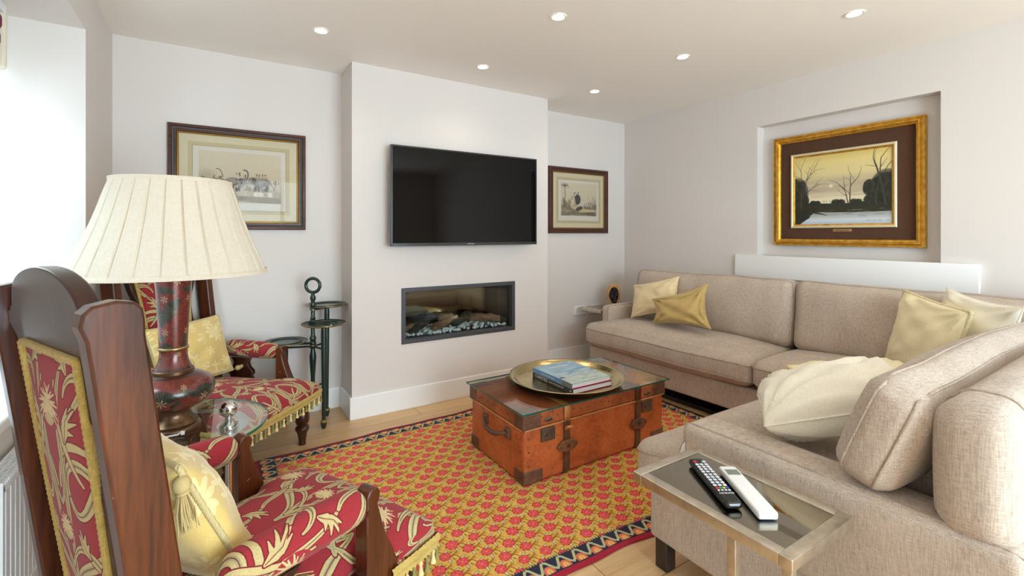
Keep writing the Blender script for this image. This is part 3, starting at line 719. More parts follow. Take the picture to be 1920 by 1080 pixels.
# ------------------------------------------------------------------ things on the walls
def sepia_glass(): return glassmat('picture_glass', (.97, .97, .97, 1), .14)
def framed_print(name, label, cx, cz, w, h, fw, mount, imgr, image, Mf, Mf2):
    t = thing(name, label, 'picture', (cx, YB, cz-h/2))
    M = basis((cx, YB-.003, cz), (1, 0, 0), (0, 0, 1))
    f = MB(); frame_mb(f, w, h, [(0, 0), (0, .018), (.006, .026), (fw*.34, .030), (fw*.40, .023)], M, 0); frame_mb(f, w, h, [(fw*.40, .023), (fw*.55, .020), (fw*.60, .024)], M, 1)
    frame_mb(f, w, h, [(fw*.60, .024), (fw*.78, .025), (fw*.86, .017)], M, 0); frame_mb(f, w, h, [(fw*.86, .017), (fw*.92, .018), (fw, .010), (fw, .004)], M, 2)
    f.build('frame', [Mf, Mf2, simple(name+'_gilt', rgb(176, 138, 62), .35, .8)], t, world=True, smooth=25)
    a, b, c, d = imgr                                             # print sheet: x0,x1,z0,z1
    mx0, mx1, mz0, mz1 = mount
    W, Hh = w-2*fw, h-2*fw
    m = MB()
    def q(x0, x1, z0, z1, e, mi): m.add(box(x0, x1, YB-.003-e, YB-.003-e+.002, z0, z1), None, mi)
    q(cx-W/2-.004, cx+W/2+.004, cz-Hh/2-.004, cz+Hh/2+.004, .006, 0)
    for k, e in ((.030, .0003), (.022, .0006), (.0, .0009)):
        q(mx0-k, mx1+k, mz0-k, mz1+k, .006+e, 1 if k in (.022,) else 2 if k == 0 else 0)
    q(mx0+.003, mx1-.003, mz0+.003, mz1-.003, .0072, 3)
    m.build('mount', [simple(name+'_mount', rgb(224, 212, 178), .8), simple(name+'_line', rgb(206, 190, 148), .8), simple(name+'_line2', rgb(176, 156, 110), .8), simple(name+'_sheet', rgb(226, 219, 204), .8)], t, world=True, smooth=0)
    V = [(a, YB-.0115, c), (b, YB-.0115, c), (b, YB-.0115, d), (a, YB-.0115, d), (a, YB-.010, c), (b, YB-.010, c), (b, YB-.010, d), (a, YB-.010, d)]
    o = MB().add((V, [(0, 1, 2, 3), (7, 6, 5, 4), (1, 0, 4, 5), (2, 1, 5, 6), (3, 2, 6, 7), (0, 3, 7, 4)])).build('print', imgmat(name+'_print', image, 'UV', .85), t, world=True, smooth=0)
    uv = o.data.uv_layers.new(name='UVMap')
    for l in o.data.loops:
        v = V[l.vertex_index]; uv.data[l.index].uv = ((v[0]-a)/(b-a), (v[2]-c)/(d-c))
    MB().add(box(cx-W/2, cx+W/2, YB-.0165, YB-.0150, cz-Hh/2, cz+Hh/2)).build('glazing', sepia_glass(), t, world=True, smooth=0)

def gold_painting():
    Xn = XR+.09; cy, cz = (1.055+1.985)/2, (1.156+1.985)/2; w, h = .925, .825
    t = thing('landscape_painting', 'gilt framed misty lake landscape painting with brown linen slip hung in the wall niche', 'painting', (Xn, cy, cz-h/2))
    M = basis((Xn-.002, cy, cz), (0, -1, 0), (0, 0, 1))
    Mg, N, L, P = newmat('gilt'); a = noise(N, L, coords(N, L, 'Object', (30, 30, 30)), 1, 3)
    L.new(ramp(N, L, a, [(.3, rgb(196, 138, 40)), (.7, rgb(232, 182, 78))]), P.inputs['Base Color']); P.inputs['Metallic'].default_value = .75; P.inputs['Roughness'].default_value = .36
    f = MB(); frame_mb(f, w, h, [(0, 0), (0, .034), (.004, .040), (.010, .040), (.013, .034), (.018, .034), (.024, .046), (.032, .046), (.036, .036), (.040, .034), (.046, .030), (.050, .022), (.050, .008)], M)
    f.build('frame', Mg, t, world=True, smooth=30)
    lin_m = linen('brown_linen', rgb(70, 46, 32), rgb(98, 68, 50))
    MB().add(box(-w/2+.048, w/2-.048, -h/2+.048, h/2-.048, .004, .010), M).build('linen_slip', lin_m, t, world=True, smooth=0)
    ic = ((1.205+1.86)/2, (1.288+1.843)/2); iw, ih = .655, .555
    Mi = basis((Xn-.010, ic[0], ic[1]), (0, -1, 0), (0, 0, 1))
    f = MB(); frame_mb(f, iw, ih, [(0, 0), (0, .012), (.004, .016), (.012, .017), (.016, .012)], Mi, 0); frame_mb(f, iw, ih, [(.016, .012), (.022, .010), (.028, .006), (.028, .002)], Mi, 1)
    f.build('inner_frame', [simple('pale_gilt', rgb(226, 212, 178), .4, .3), Mg], t, world=True, smooth=25)
    pw, ph = iw-.054, ih-.054; V = [(-pw/2, -ph/2, .003), (pw/2, -ph/2, .003), (pw/2, ph/2, .003), (-pw/2, ph/2, .003), (-pw/2, -ph/2, .001), (pw/2, -ph/2, .001), (pw/2, ph/2, .001), (-pw/2, ph/2, .001)]
    o = MB().add((V, [(0, 1, 2, 3), (7, 6, 5, 4), (1, 0, 4, 5), (2, 1, 5, 6), (3, 2, 6, 7), (0, 3, 7, 4)]), Mi).build('canvas', imgmat('oil_landscape', landscape_image(), 'UV', .45, spec=.3), t, world=True, smooth=0)
    uv = o.data.uv_layers.new(name='UVMap')
    for l in o.data.loops: v = V[l.vertex_index]; uv.data[l.index].uv = (v[0]/pw+.5, v[1]/ph+.5)
    Mp = basis((Xn-.0125, 1.518, 1.2705), (0, -1, 0), (0, 0, 1))
    p = MB().add(rbox(.115, .018, .003, .001, 1), Mp).build('name_plate', simple('brass_plate', rgb(196, 150, 100), .4, .6), t, world=True)
    text_part('lettering', 'Michael J Hill', .016, Mp @ TR(0, 0, .0018), M_black, p)

def television():
    t = thing('television', 'large black flat screen television on the chimney breast above the fire', 'television', (1.6, 3.10, 1.157))
    x0, x1, z0, z1, y = .998, 2.203, 1.160, 1.852, 3.10
    M = basis(((x0+x1)/2, y, (z0+z1)/2), (1, 0, 0), (0, 0, 1)); w, h = x1-x0, z1-z0
    b = MB(); frame_mb(b, w, h, [(0, -.03), (0, .006), (.002, .008), (.010, .008), (.012, .004)], M); b.add(box(-w/2+.012, w/2-.012, -h/2+.003, -h/2+.021, .0, .0085), M)
    b.build('bezel', simple('tv_bezel', rgb(24, 26, 32), .22, .0, .7), t, world=True)
    MB().add(box(-w/2+.011, w/2-.011, -h/2+.018, h/2-.011, 0, .0045), M).build('screen', simple('tv_screen', rgb(5, 5, 6), .05, 0, .22), t, world=True, smooth=0)
    MB().add(rbox(w*.96, h*.94, .045, .015, 2), M @ TR(0, 0, -.03)).build('back_shell', M_black, t, world=True)
    br = MB().add(box(-.28, .28, -.18, .18, -.108, -.098), M); br.add(box(-.22, -.18, -.2, .2, -.1, -.05), M); br.add(box(.18, .22, -.2, .2, -.1, -.05), M); br.build('wall_bracket', M_black, t, world=True, smooth=0)
    text_part('lettering', 'SAMSUNG', .010, M @ TR(0, -h/2+.0115, .0088), simple('silver_print', rgb(200, 202, 206), .4), t, xs=1.25)

def fireplace():
    t = thing('electric_fireplace', 'wide dark framed inset electric fire with glass front in the chimney breast', 'fireplace', ((FX0+FX1)/2, CY, FZ0))
    Mf = simple('graphite_frame', rgb(74, 74, 78), .45, .3); Mi = simple('fire_lining', rgb(24, 23, 24), .5)
    M = basis(((FX0+FX1)/2, CY, (FZ0+FZ1)/2), (1, 0, 0), (0, 0, 1)); w, h = FX1-FX0, FZ1-FZ0
    f = MB(); frame_mb(f, w+.012, h+.012, [(0, .001), (0, .007), (.002, .008), (.028, .008), (.030, .006), (.030, -.045)], M); f.build('frame', Mf, t, world=True, smooth=25)
    b = MB(); i = .008; x0, x1, z0, z1, y0, y1 = FX0+i, FX1-i, FZ0+i, FZ1-i, CY+.012, CY+.248
    b.add(box(x0, x1, y0, y1, z0, z0+.012)); b.add(box(x0, x1, y0, y1, z1-.006, z1)); b.add(box(x0, x0+.006, y0, y1, z0+.012, z1-.006)); b.add(box(x1-.006, x1, y0, y1, z0+.012, z1-.006))
    b.build('fire_box', Mi, t, world=True, smooth=0)
    MB().add(box(x0, x1, y1-.004, y1+.002, z0, z1)).build('mirror_back', simple('smoked_mirror', rgb(150, 140, 126), .05, 1.0), t, world=True, smooth=0)
    MB().add(box(FX0+.02, FX1-.02, CY+.028, CY+.032, FZ0+.02, FZ1-.02)).build('glass_front', M_glass, t, world=True, smooth=0)
    MB().add(box(FX0+.026, FX0+.062, CY+.034, CY+.04, FZ1-.045, FZ1-.026)).build('sensor', M_black, t, world=True, smooth=0)
    # ember stones: one bed of glass and stone chips
    g = random.Random(3); m = MB()
    for k in range(560):
        x, y = g.uniform(FX0+.04, FX1-.04), g.uniform(CY+.048, CY+.225); r = g.uniform(.007, .014); z = FZ0+.026+r*.6+max(0, (y-CY-.05))*.16+g.uniform(0, .008)
        V, F = sphere(r, 6, 4); q = RZ(g.random()*6) @ RX(g.random()*3)
        m.add(([(q @ Vector((a*g.uniform(.75, 1.15), b*g.uniform(.75, 1.1), c*.8)))+Vector((x, y, z)) for a, b, c in V], F), None, 0 if g.random() < .8 else 1)
    o = m.build('ember_stones', [simple('pale_stone', rgb(206, 212, 216), .35), simple('grey_crystal', rgb(112, 118, 128), .12, 0, .8)], smooth=0)
    tag(o, 'bed of pale grey stone chips along the bottom of the fire', 'stones'); o['kind'] = 'stuff'
    Mbrown = wood('charred_log', rgb(66, 44, 34), rgb(128, 92, 70), rgb(160, 122, 96), .85, 'x', 2.2, bumpy=.8); Mdark = wood('burnt_log', rgb(18, 17, 18), rgb(40, 38, 38), rgb(66, 60, 58), .8, 'x', 2.2, bumpy=.8)
    words = ['short brown log lying at the left end of the fire', 'black burnt log leaning up behind the left brown log', 'brown log in the middle of the fire bed', 'black log end crossing the middle brown log', 'small round brown log behind the middle of the fire bed', 'long brown log at the right of the fire bed', 'dark log at the right end of the fire', 'dark log end standing behind the right brown log']
    specs = [(1.205, .092, .545, .11, .034, .30, .05, 0), (1.31, .10, .560, .13, .030, .42, .32, 1), (1.50, .108, .545, .13, .036, .36, .18, 0), (1.645, .105, .560, .09, .030, .2, .22, 1), (1.53, .150, .585, .075, .030, .2, .05, 0), (1.835, .10, .560, .14, .034, -.28, -.10, 0), (1.952, .085, .535, .075, .026, -.3, -.05, 1), (1.72, .165, .585, .05, .032, .3, .1, 1)]
    for (x, y, z, L, r, az, el, k), wd in zip(specs, words):
        V, F = RBox(2.15*L, 1.8*r, 1.5*r, r*.7, (16, 4, 4), (0, .004, .004), wob=.013, seed=x*9, wsc=24).mesh()
        Mx = TR(x, CY+y+.022, z+.004) @ RZ(az) @ RY(-el); o = MB().add((V, F)).build('log', Mdark if k else Mbrown, smooth=0); o.matrix_basis = Mx
        tag(o, wd, 'log', 'imitation logs in the fire')

def sockets():
    Ms = simple('socket_white', rgb(236, 236, 236), .3); words = ['white double wall socket left of the corner sofa', 'white double wall socket partly behind the far end table']
    for i, x in enumerate((3.012, 3.205)):
        t = thing('wall_socket', words[i], 'socket', (x, YB, .447), 0, 'double wall sockets'); z = .495
        MB().add(rbx(x-.074, x+.074, YB-.012, YB-.001, z-.044, z+.044, .004, 1)).build('faceplate', Ms, t, world=True)
        h = MB()
        for d in (-.036, .036):
            h = MB()
            h.add(box(x+d-.003, x+d+.003, YB-.0126, YB-.0119, z+.008, z+.018)); h.add(box(x+d-.014, x+d-.007, YB-.0126, YB-.0119, z-.012, z-.008)); h.add(box(x+d+.007, x+d+.014, YB-.0126, YB-.0119, z-.012, z-.008))
            h.build('pin_slots', simple('slot_grey', rgb(90, 90, 96), .5), t, world=True, smooth=0)
        sw = MB()
        for d in (-.008, .008): sw.add(rbx(x+d-.005, x+d+.005, YB-.0150, YB-.012, z+.014, z+.032, .001, 1))
        sw.build('switch', Ms, t, world=True)

def radiator():
    t = thing('radiator', 'white panel radiator with vented top under the window sill', 'radiator', (-.47, 2.1, .25))
    x0, x1, y0, y1, z0, z1 = XL+.018, -.438, 1.625, 2.66, .262, .642; Mw = simple('radiator_white', rgb(236, 238, 241), .3)
    f = MB(); V = []; n = 0; s = .0333; m = MB()
    pts = []
    y = y0+.012
    while y < y1-.02:
        pts += [(y, 0), (y+s*.40, 0), (y+s*.5, -.007), (y+s*.58, -.007), (y+s*.68, 0)]; y += s
    for (ya, da) in pts: V += [(x1-.004+da, ya, z0+.02), (x1-.004+da, ya, z1-.03)]
    m.add((V, [(2*i, 2*i+2, 2*i+3, 2*i+1) for i in range(len(pts)-1)])); m.add(box(x1-.016, x1-.012, y0, y1, z0, z1-.01))
    m.add(rbx(x1-.014, x1, y0, y1, z1-.034, z1-.012, .004, 1)); m.add(rbx(x1-.014, x1, y0, y1, z0, z0+.022, .004, 1)); m.add(box(x1-.014, x1, y0, y0+.010, z0, z1-.012)); m.add(box(x1-.014, x1, y1-.010, y1, z0, z1-.012))
    m.build('front_panel', Mw, t, world=True, smooth=20)
    m = MB().add(box(x0, x0+.004, y0, y1, z0, z1-.012)); m.build('back_panel', Mw, t, world=True, smooth=0)
    m = MB(); k = int((y1-y0)/.012)
    for i in range(k): yy = y0+.006+i*.012; m.add(box(x0, x1, yy-.0025, yy+.0025, z1-.014, z1-.006))
    for xx in (x0, x0+.018, x0+.033, x1-.006): m.add(box(xx, xx+.004, y0, y1, z1-.014, z1-.004))
    m.build('top_grille', Mw, t, world=True, smooth=0)
    for yy in (y0-.002, y1-.002): MB().add(rbx(x0, x1, yy, yy+.004, z0, z1-.003, .0015, 1)).build('end_cap', Mw, t, world=True)
    for yy in (y0+.06, y1-.06): MB().add(tube([(x0+.03, yy, z0+.01), (x0+.03, yy, .0)], .008, 10)).build('pipe', Mw, t, world=True)

def blind():
    t = thing('roman_blind', 'gathered burgundy blind with cream edge at the top of the window bay', 'blind', (-.75, 1.7, 1.93))
    Mb = simple('burgundy_cloth', rgb(118, 12, 52), .9); Mc = simple('cream_cloth', rgb(226, 218, 196), .9)
    for k, z in enumerate((1.955, 2.03, 2.10)):
        MB().add(rbx(-.82, -.742+.004*k, .62, 2.735, z-.03, z+.05, .028, 3)).build('fold', Mb, t, world=True)
    MB().add(rbx(-.826, -.728, 2.722, 2.752, 1.921, 2.16, .02, 3)).build('edging', Mc, t, world=True)
    MB().add(box(-.83, -.73, .60, 2.74, 2.15, 2.184)).build('headrail', M_wframe, t, world=True, smooth=0)
# ------------------------------------------------------------------ the corner sofa
def sofa():
    Ml = linen('taupe_linen', rgb(144, 127, 113), rgb(220, 205, 190)); Mpp = linen('taupe_piping', rgb(140, 123, 109), rgb(204, 188, 172)); Mleg = simple('dark_leg', rgb(46, 36, 32), .35); Mpl = wood('black_board', rgb(14, 12, 11), rgb(26, 22, 20), rgb(44, 38, 34), .5, 'y')
    t = thing('corner_sofa', 'large taupe linen corner sofa along the right wall and across the right front', 'sofa', (3.0, 1.6, 0))
    def part(name, rb, M, seams=(), mat=Ml, wseam=.0045, warp=None):
        if warp:
            base = rb.map; rb.map = lambda p: warp(base(p))
        m = MB().add(rb.mesh(), M, 0)
        for ax, s in seams: m.add(tube(rb.loop(ax, s), wseam, 6, True), M, 1)
        return m.build(name, [mat, Mpp], t, world=True, smooth=60)
    # wing along the right wall: local x runs from the far end towards the camera, y into the depth
    a = math.atan2(-.9992, .040); M1 = TR(2.735, 3.055, 0) @ RZ(a)
    def B1(name, s0, s1, d0, d1, z0, z1, r, n=6, bulge=(0, 0, 0), seams=(), wob=0, seed=0, tilt=0.0, warp=None, **k):
        rb = RBox(s1-s0, d1-d0, z1-z0, r, n, bulge, wob=wob, seed=seed, **k)
        return part(name, rb, M1 @ TR((s0+s1)/2, (d0+d1)/2, (z0+z1)/2) @ RX(tilt), seams, warp=warp)
    B1('base', 0.0, 2.72, 0.0, .775, .115, .285, .016)
    B1('arm', .0, .105, .14, .775, .287, .615, .035, 4, (.004, .004, .006), ((0, .62),))
    B1('back', .06, 2.76, .655, .775, .287, .80, .03, 6)
    def T1(q):                                                # the cushion runs in front of the arm only
        if q.x < -.7225+.112: q.y = min(q.y, -.115)
        return q
    def T2(q):
        if q.z > 0: k = max(0, min(1, (.411-.03-q.y)/.22)); q.z += .060*k*k*(3-2*k)*min(1, q.z/.06)
        if q.x < -.685+.185: q.y = max(q.y, .200)
        return q
    B1('seat_cushion', -.012, 1.433, -.065, .60, .302, .478, .055, (16, 8, 3), (.0, .012, .045), ((2, .55), (2, -.62)), .006, 3, warp=T1, wsc=4)
    B1('seat_cushion', 1.437, 2.62, -.055, .60, .302, .478, .055, (14, 8, 3), (.0, .012, .042), ((2, .55), (2, -.62)), .006, 5, wsc=4)
    B1('back_cushion', .115, 1.45, .44, .635, .468, .925, .065, (14, 4, 8), (.0, .05, .0), ((1, .72), (1, -.72)), .010, 7, -.12, wsc=4)
    B1('back_cushion', 1.46, 2.78, .44, .635, .468, .932, .065, (14, 4, 8), (.0, .05, .0), ((1, .72), (1, -.72)), .010, 9, -.12, wsc=4)
    for s in (.12, 1.4): MB().add(tube([(0, 0, 0), (0, 0, .118)], [.016, .022], 12), M1 @ TR(s, .10, 0)).build('leg', Mleg, t, world=True)
    MB().add(rbox(2.3, .58, .03, .006, 2), M1 @ TR(1.25, .39, .0165)).build('dark_board', Mpl, t, world=True)  # added black board standing for the dark strip under the sofa
    # wing across the room, its back to the camera side
    def B2(name, x0, x1, y0, y1, z0, z1, r, n=6, bulge=(0, 0, 0), seams=(), wob=0, seed=0, tilt=0.0, warp=None, **k):
        rb = RBox(x1-x0, y1-y0, z1-z0, r, n, bulge, wob=wob, seed=seed, **k)
        return part(name, rb, TR((x0+x1)/2, (y0+y1)/2, (z0+z1)/2) @ RX(tilt), seams, warp=warp)
    B2('base', 1.385, 2.80, .262, 1.212, .108, .287, .016)
    B2('arm', 1.383, 1.545, .236, 1.068, .285, .582, .028, (3, 10, 5), (.0, .0, .006), ((0, -.72),))
    B2('seat_cushion', 1.350, 2.72, .44, 1.262, .300, .466, .05, (24, 16, 3), (.0, .012, .02), ((2, .55), (2, -.62)), .004, 13, warp=T2, wsc=4)
    B2('back', 1.387, 3.35, .250, .394, .560, .868, .055, (14, 4, 8), (.006, .03, .018), ((0, -.86), ), .004, 15, 0, wsc=4)
    B2('back_panel', 1.54, 3.35, .250, .394, .286, .575, .012)
    # back cushion: boxed end lies over the arm, body drops behind onto the seat
    th = .36; rb = RBox(1.46, .135, .285, .045, (14, 4, 6), (.015, .05, .03), wob=.007, seed=17, wsc=4)
    m = MB().add(rb.mesh(), TR(1.395+.73, .497, .735) @ RX(-(-th)), 0)
    Mx = TR(1.395+.73, .497, .735) @ RX(th)
    for s in (.62, -.62): m.add(tube(rb.loop(1, s), .004, 6, True), Mx, 1)
    m.add(rbx(1.58, 2.84, .42, .60, .50, .70, .06, 5, (0, .02, 0)), None, 0)
    m.build('back_cushion', [Ml, Mpp], t, world=True, smooth=60)
    for x, y in ((1.42, 1.165), (1.42, .33)): MB().add(rbx(x-.026, x+.026, y-.026, y+.026, 0, .112, .004, 1)).build('leg', Mleg, t, world=True)

# ------------------------------------------------------------------ loose cushions
def silk(name, c1, c2, rough=.42):
    m, N, L, P = newmat(name); a = noise(N, L, coords(N, L, 'Object', (10, 240, 240)), 1, 3); b = noise(N, L, coords(N, L, 'Object', (14, 14, 14)), 1, 4, .6, .4)
    L.new(ramp(N, L, a, [(.3, c1), (.7, c2)]), P.inputs['Base Color']); P.inputs['Roughness'].default_value = rough; P.inputs['Sheen Weight'].default_value = .3; P.inputs['Specular IOR Level'].default_value = .35
    bump(N, L, P, b, .35, .006); return m
def cushion(name, label, TL, TRc, BL, t, mats, piping=None, group=None, seed=1, pinch=.1, fold=.012, scale=1.0, matname='cover', BR=None, ex=.42, wob=.008):
    M, w, h = corners(TL, TRc, BL)
    e = thing(name, label, 'cushion', M.translation, 0, group)
    vf, loop = pillow(w*scale, h*scale, t, 30, pinch, seed, fold, wob, ex=ex)
    if BR is not None:                                        # a skewed cushion: pull the mesh to its four corners
        K = [M.inverted() @ Vector(p) for p in (BL, BR, TRc, TL)]
        def wp(q):
            u, v = q[0]/w+.5, q[1]/h+.5; p = (K[0]*(1-u)+K[1]*u)*(1-v)+(K[3]*(1-u)+K[2]*u)*v; return Vector((p.x, p.y, p.z+q[2]))
        vf = ([wp(q) for q in vf[0]], vf[1]); loop = [wp(q) for q in loop]
    Mi = world_of(e).inverted()
    MB().add(vf, Mi @ M).build(matname, mats[0], e, smooth=180)
    if piping:
        m = MB()
        if piping == 'rope': rope(m, loop, .0085, True, .030, 3, Mi @ M)
        else: m.add(tube(resample(loop, .01, True), .0035, 6, True), Mi @ M)
        m.build('piping', mats[1], e, smooth=180)
    return e, M, w*scale, h*scale, loop
def loose_cushions():
    Mcr = silk('cream_silk', rgb(222, 196, 148), rgb(240, 222, 184)); Mgo = silk('gold_silk', rgb(176, 146, 82), rgb(208, 180, 116), .34); Miv = silk('ivory_silk', rgb(238, 230, 208), rgb(248, 243, 229), .5); Mye = silk('straw_silk', rgb(238, 222, 176), rgb(249, 238, 204), .5); Mrp = simple('cream_rope', rgb(226, 210, 166), .7)
    cushion('cushion', 'plain cream cushion at the far end of the corner sofa against its arm', (3.12, 2.925, .785), (3.175, 2.49, .895), (3.00, 2.80, .535), .13, [Mcr, Mcr], 'flat', seed=2)
    cushion('cushion', 'plain deep gold silk cushion leaning in front of the cream one', (2.945, 2.545, .725), (3.08, 2.14, .878), (2.93, 2.53, .535), .13, [Mgo, Mgo], 'flat', seed=3, pinch=.16, fold=.022, BR=(2.93, 2.01, .575))
    cushion('cushion', 'straw yellow quilted cushion with rope edge in the corner of the sofa', (3.21, 1.02, .935), (2.945, .69, .885), (3.165, 1.07, .545), .12, [Mye, Mrp], 'rope', seed=5, pinch=.05, fold=.01)
    cushion('cushion', 'plain ivory cushion propped behind the straw yellow one in the corner', (3.26, .86, .965), (2.975, .53, .93), (3.22, .88, .60), .12, [Miv, Miv], 'flat', seed=6, pinch=.13)
    cushion('cushion', 'large crumpled ivory silk cushion lying in front of the near back cushion', (1.72, .985, .640), (1.935, .655, .768), (1.51, .815, .635), .21, [Miv, Miv], 'flat', seed=8, pinch=.03, fold=.020, scale=1.06, ex=.33, wob=.004)
    cushion('cushion', 'cream cushion with thick rope edge mostly hidden behind the crumpled ivory cushion', (2.30, 1.165, .615), (2.80, .90, .625), (2.17, .95, .565), .10, [Mye, Mrp], 'rope', seed=9, pinch=.04)
# ------------------------------------------------------------------ the carved armchairs
def interp(tab, x):
    for (a, p), (b, q) in zip(tab, tab[1:]):
        if a <= x <= b: return p+(q-p)*(x-a)/(b-a)
    return tab[0][1] if x < tab[0][0] else tab[-1][1]
def armchairs():
    Mw = wood('mahogany', rgb(30, 13, 8), rgb(56, 26, 14), rgb(84, 42, 22), .30, 'z', 1.0, False, .12); Mws = wood('worn_mahogany', rgb(44, 18, 8), rgb(82, 37, 15), rgb(114, 58, 25), .30, 'z', 1.0, True, .12); Mwx = wood('mahogany_rail', rgb(30, 13, 8), rgb(56, 26, 14), rgb(84, 42, 22), .32, 'x', 1.0, False, .12)
    tap = tapestry_image()
    Mt = imgmat('tapestry', tap, 'UV', .9, (1/.43, 1/.5375, 1), False, .1, .28, (500, 500, 120), .1, loc=(.5, .12, 0)); Mg = linen('gold_braid', rgb(150, 122, 58), rgb(206, 178, 104)); Mtas1 = simple('tassel_cream', rgb(226, 200, 142), .9); Mtas2 = simple('tassel_olive', rgb(136, 130, 72), .9)
    def make():
        t = thing('armchair', 'x', 'armchair', (0, 0, 0), 0, 'pair of carved mahogany armchairs in red tapestry')
        rec = lambda z: .126*(1.12-z)                    # the back leans
        # rear posts, rounded at the top, running down to the floor as back legs
        for sy in (-1, 1):
            prof = [(-.034, 0)] ; zt = 1.118
            P = []
            for z in (0.0, .3, .6, .9, 1.06): P.append((rec(z)-.040, z))
            P += [(rec(1.085)-.046, 1.085), (rec(1.10)-.040, 1.106), (rec(1.11)-.026, 1.118), (.008, 1.124), (.034, 1.119), (.046, 1.106), (.049, 1.085)]
            for z in (1.06, .9, .6, .3, 0.0): P.append((rec(z)+.042, z))
            V, F = prism(P, sy*.280-.021, sy*.280+.021, 'xz'); MB().add((V, F)).build('rear_post', Mws, t, smooth=30, bevel=.005)
        # crest and splat: one serpentine board between the posts
        L = []
        tab = [(.30, .150), (.42, .150), (.55, .165), (.66, .172), (.76, .160), (.86, .158), (.94, .190), (1.0, .205), (1.03, .255)]
        zs = [.30+.73*i/36 for i in range(37)]
        right = [(interp(tab, z), z) for z in zs]
        right += [(.259, 1.035), (.259, 1.062), (.236, 1.066), (.230, 1.076), (.218, 1.080), (.210, 1.092)]
        right += [(.204*math.cos(q), 1.094+.078*math.sin(q)) for q in [PI/2*i/10 for i in range(1, 11)]]
        poly = right+[(-y, z) for y, z in reversed(right[:-1])]
        V, F = prism(poly, -.018, .018, 'yz'); V = [(x+rec(z), y, z) for x, y, z in V]
        MB().add((V, F)).build('back_splat', Mw, t, smooth=30, bevel=.004)
        def setuv(o, fn):
            uv = o.data.uv_layers.new(name='UVMap')
            for l in o.data.loops: uv.data[l.index].uv = fn(o.data.vertices[l.vertex_index].co)
        def back_panel(side, z0, z1, w0, w1, wm):
            nz, ny = 20, 12; rb = []; V = []; F = []
            for i in range(nz+1):
                z = z0+(z1-z0)*i/nz; f = i/nz; w = w0+(w1-w0)*f - wm*math.sin(PI*f)
                for j in range(ny+1):
                    u = -1+2*j/ny; e = max(0, (1-abs(u)**3)*(1-abs(2*f-1)**4)); V.append((rec(z)+side*(.019+.018*e), u*w, z))
            for i in range(nz):
                for j in range(ny):
                    q = (i*(ny+1)+j, i*(ny+1)+j+1, (i+1)*(ny+1)+j+1, (i+1)*(ny+1)+j); F.append(q if side > 0 else tuple(reversed(q)))
            p = MB().add((V, F)).build('back_upholstery', Mt, t, smooth=180); setuv(p, lambda q: (q[1], q[2]))
            pts = [(rec(z0)+side*.021, u*w0, z0) for u in (-1, -.5, 0, .5, 1)]
            pts += [(rec(z0+(z1-z0)*i/16)+side*.021, (w0+(w1-w0)*i/16-wm*math.sin(PI*i/16)), z0+(z1-z0)*i/16) for i in range(1, 17)]
            pts += [(rec(z1)+side*.021, u*w1, z1) for u in (.5, 0, -.5, -1)]
            pts += [(rec(z0+(z1-z0)*i/16)+side*.021, -(w0+(w1-w0)*i/16-wm*math.sin(PI*i/16)), z0+(z1-z0)*i/16) for i in range(15, 0, -1)]
            m = MB(); Q = resample(pts, .006, True); m.add(tube(Q, [.0075 if i % 2 else .0088 for i in range(len(Q))], 6, True)); m.build('braid', Mg, p, smooth=60)
        back_panel(-1, .40, 1.003, .128, .166, -.004); back_panel(1, .42, 1.00, .128, .170, .018)
        # seat: deep upholstered block, wider in front of the arm posts
        def seat_pt(u, v, top):
            x = .10+.68*(u+1)/2; hw = .262+(.322-.262)*max(0, min(1, (x-.56)/.05)); 
            return x, v*hw
        nu, nv = 24, 18; V = []; F = []; us = [-1+2*i/nu for i in range(nu+1)]; vs = [-1+2*j/nv for j in range(nv+1)]
        for u in us:
            for v in vs:
                x, y = seat_pt(u, v, 1); e = max(0, 1-abs(v)**3)*max(0, 1-abs(u)**5)
                z = .352+.062*e**.55
                V.append((x + (.012*(1-v*v) if u == 1 else 0), y, z))
        for i in range(nu):
            for j in range(nv):
                a = i*(nv+1)+j; F.append((a, a+nv+1, a+nv+2, a+1))
        ring = [i*(nv+1) for i in range(nu+1)]+[nu*(nv+1)+j for j in range(1, nv+1)]+[i*(nv+1)+nv for i in range(nu-1, -1, -1)]+[j for j in range(nv-1, 0, -1)]
        b0 = len(V)
        for k in ring:
            x, y, z = V[k]; V.append((x+(.010 if x > .7 else 0), y*1.02, .30))
        b1 = len(V)
        for k in ring: x, y, z = V[k]; V.append((x, y, .262))
        n = len(ring)
        for i in range(n):
            j = (i+1) % n; F.append((ring[j], ring[i], b0+i, b0+j)); F.append((b0+j, b0+i, b1+i, b1+j))
        F.append(tuple(b1+i for i in range(n)))
        so = MB().add((V, F)).build('seat', Mt, t, smooth=70); UV = [(p[1], p[0]) for p in V]
        for base in (b0, b1):
            for i, k in enumerate(ring):
                x, y, z = V[base+i]; d = .412-z; UV[base+i] = (y, x+d) if x > .775 and abs(y) < .322*.999*1.02 else (y+math.copysign(d, y), x)
        uv = so.data.uv_layers.new(name='UVMap')
        for l in so.data.loops: uv.data[l.index].uv = UV[l.vertex_index]
        # tasselled fringe round the front of the seat
        path = [(.60, -.335), (.70, -.338), (.788, -.336), (.803, -.2), (.806, 0), (.803, .2), (.788, .336), (.70, .338), (.60, .335)]
        Q = resample([(x, y, 0) for x, y in path], .0075); m = MB(); V = []; F = []
        for i, q in enumerate(Q):
            d = (Q[min(i+1, len(Q)-1)]-Q[max(i-1, 0)]).normalized(); o = Vector((d.y, -d.x, 0))*(.003 if i % 2 else .0)
            for z, k in ((.318, 0), (.310, .006), (.298, .006), (.290, .0), (.282-.006*(i % 2), .004)):
                V.append(q+o+Vector((d.y, -d.x, 0))*k+Vector((0, 0, z)))
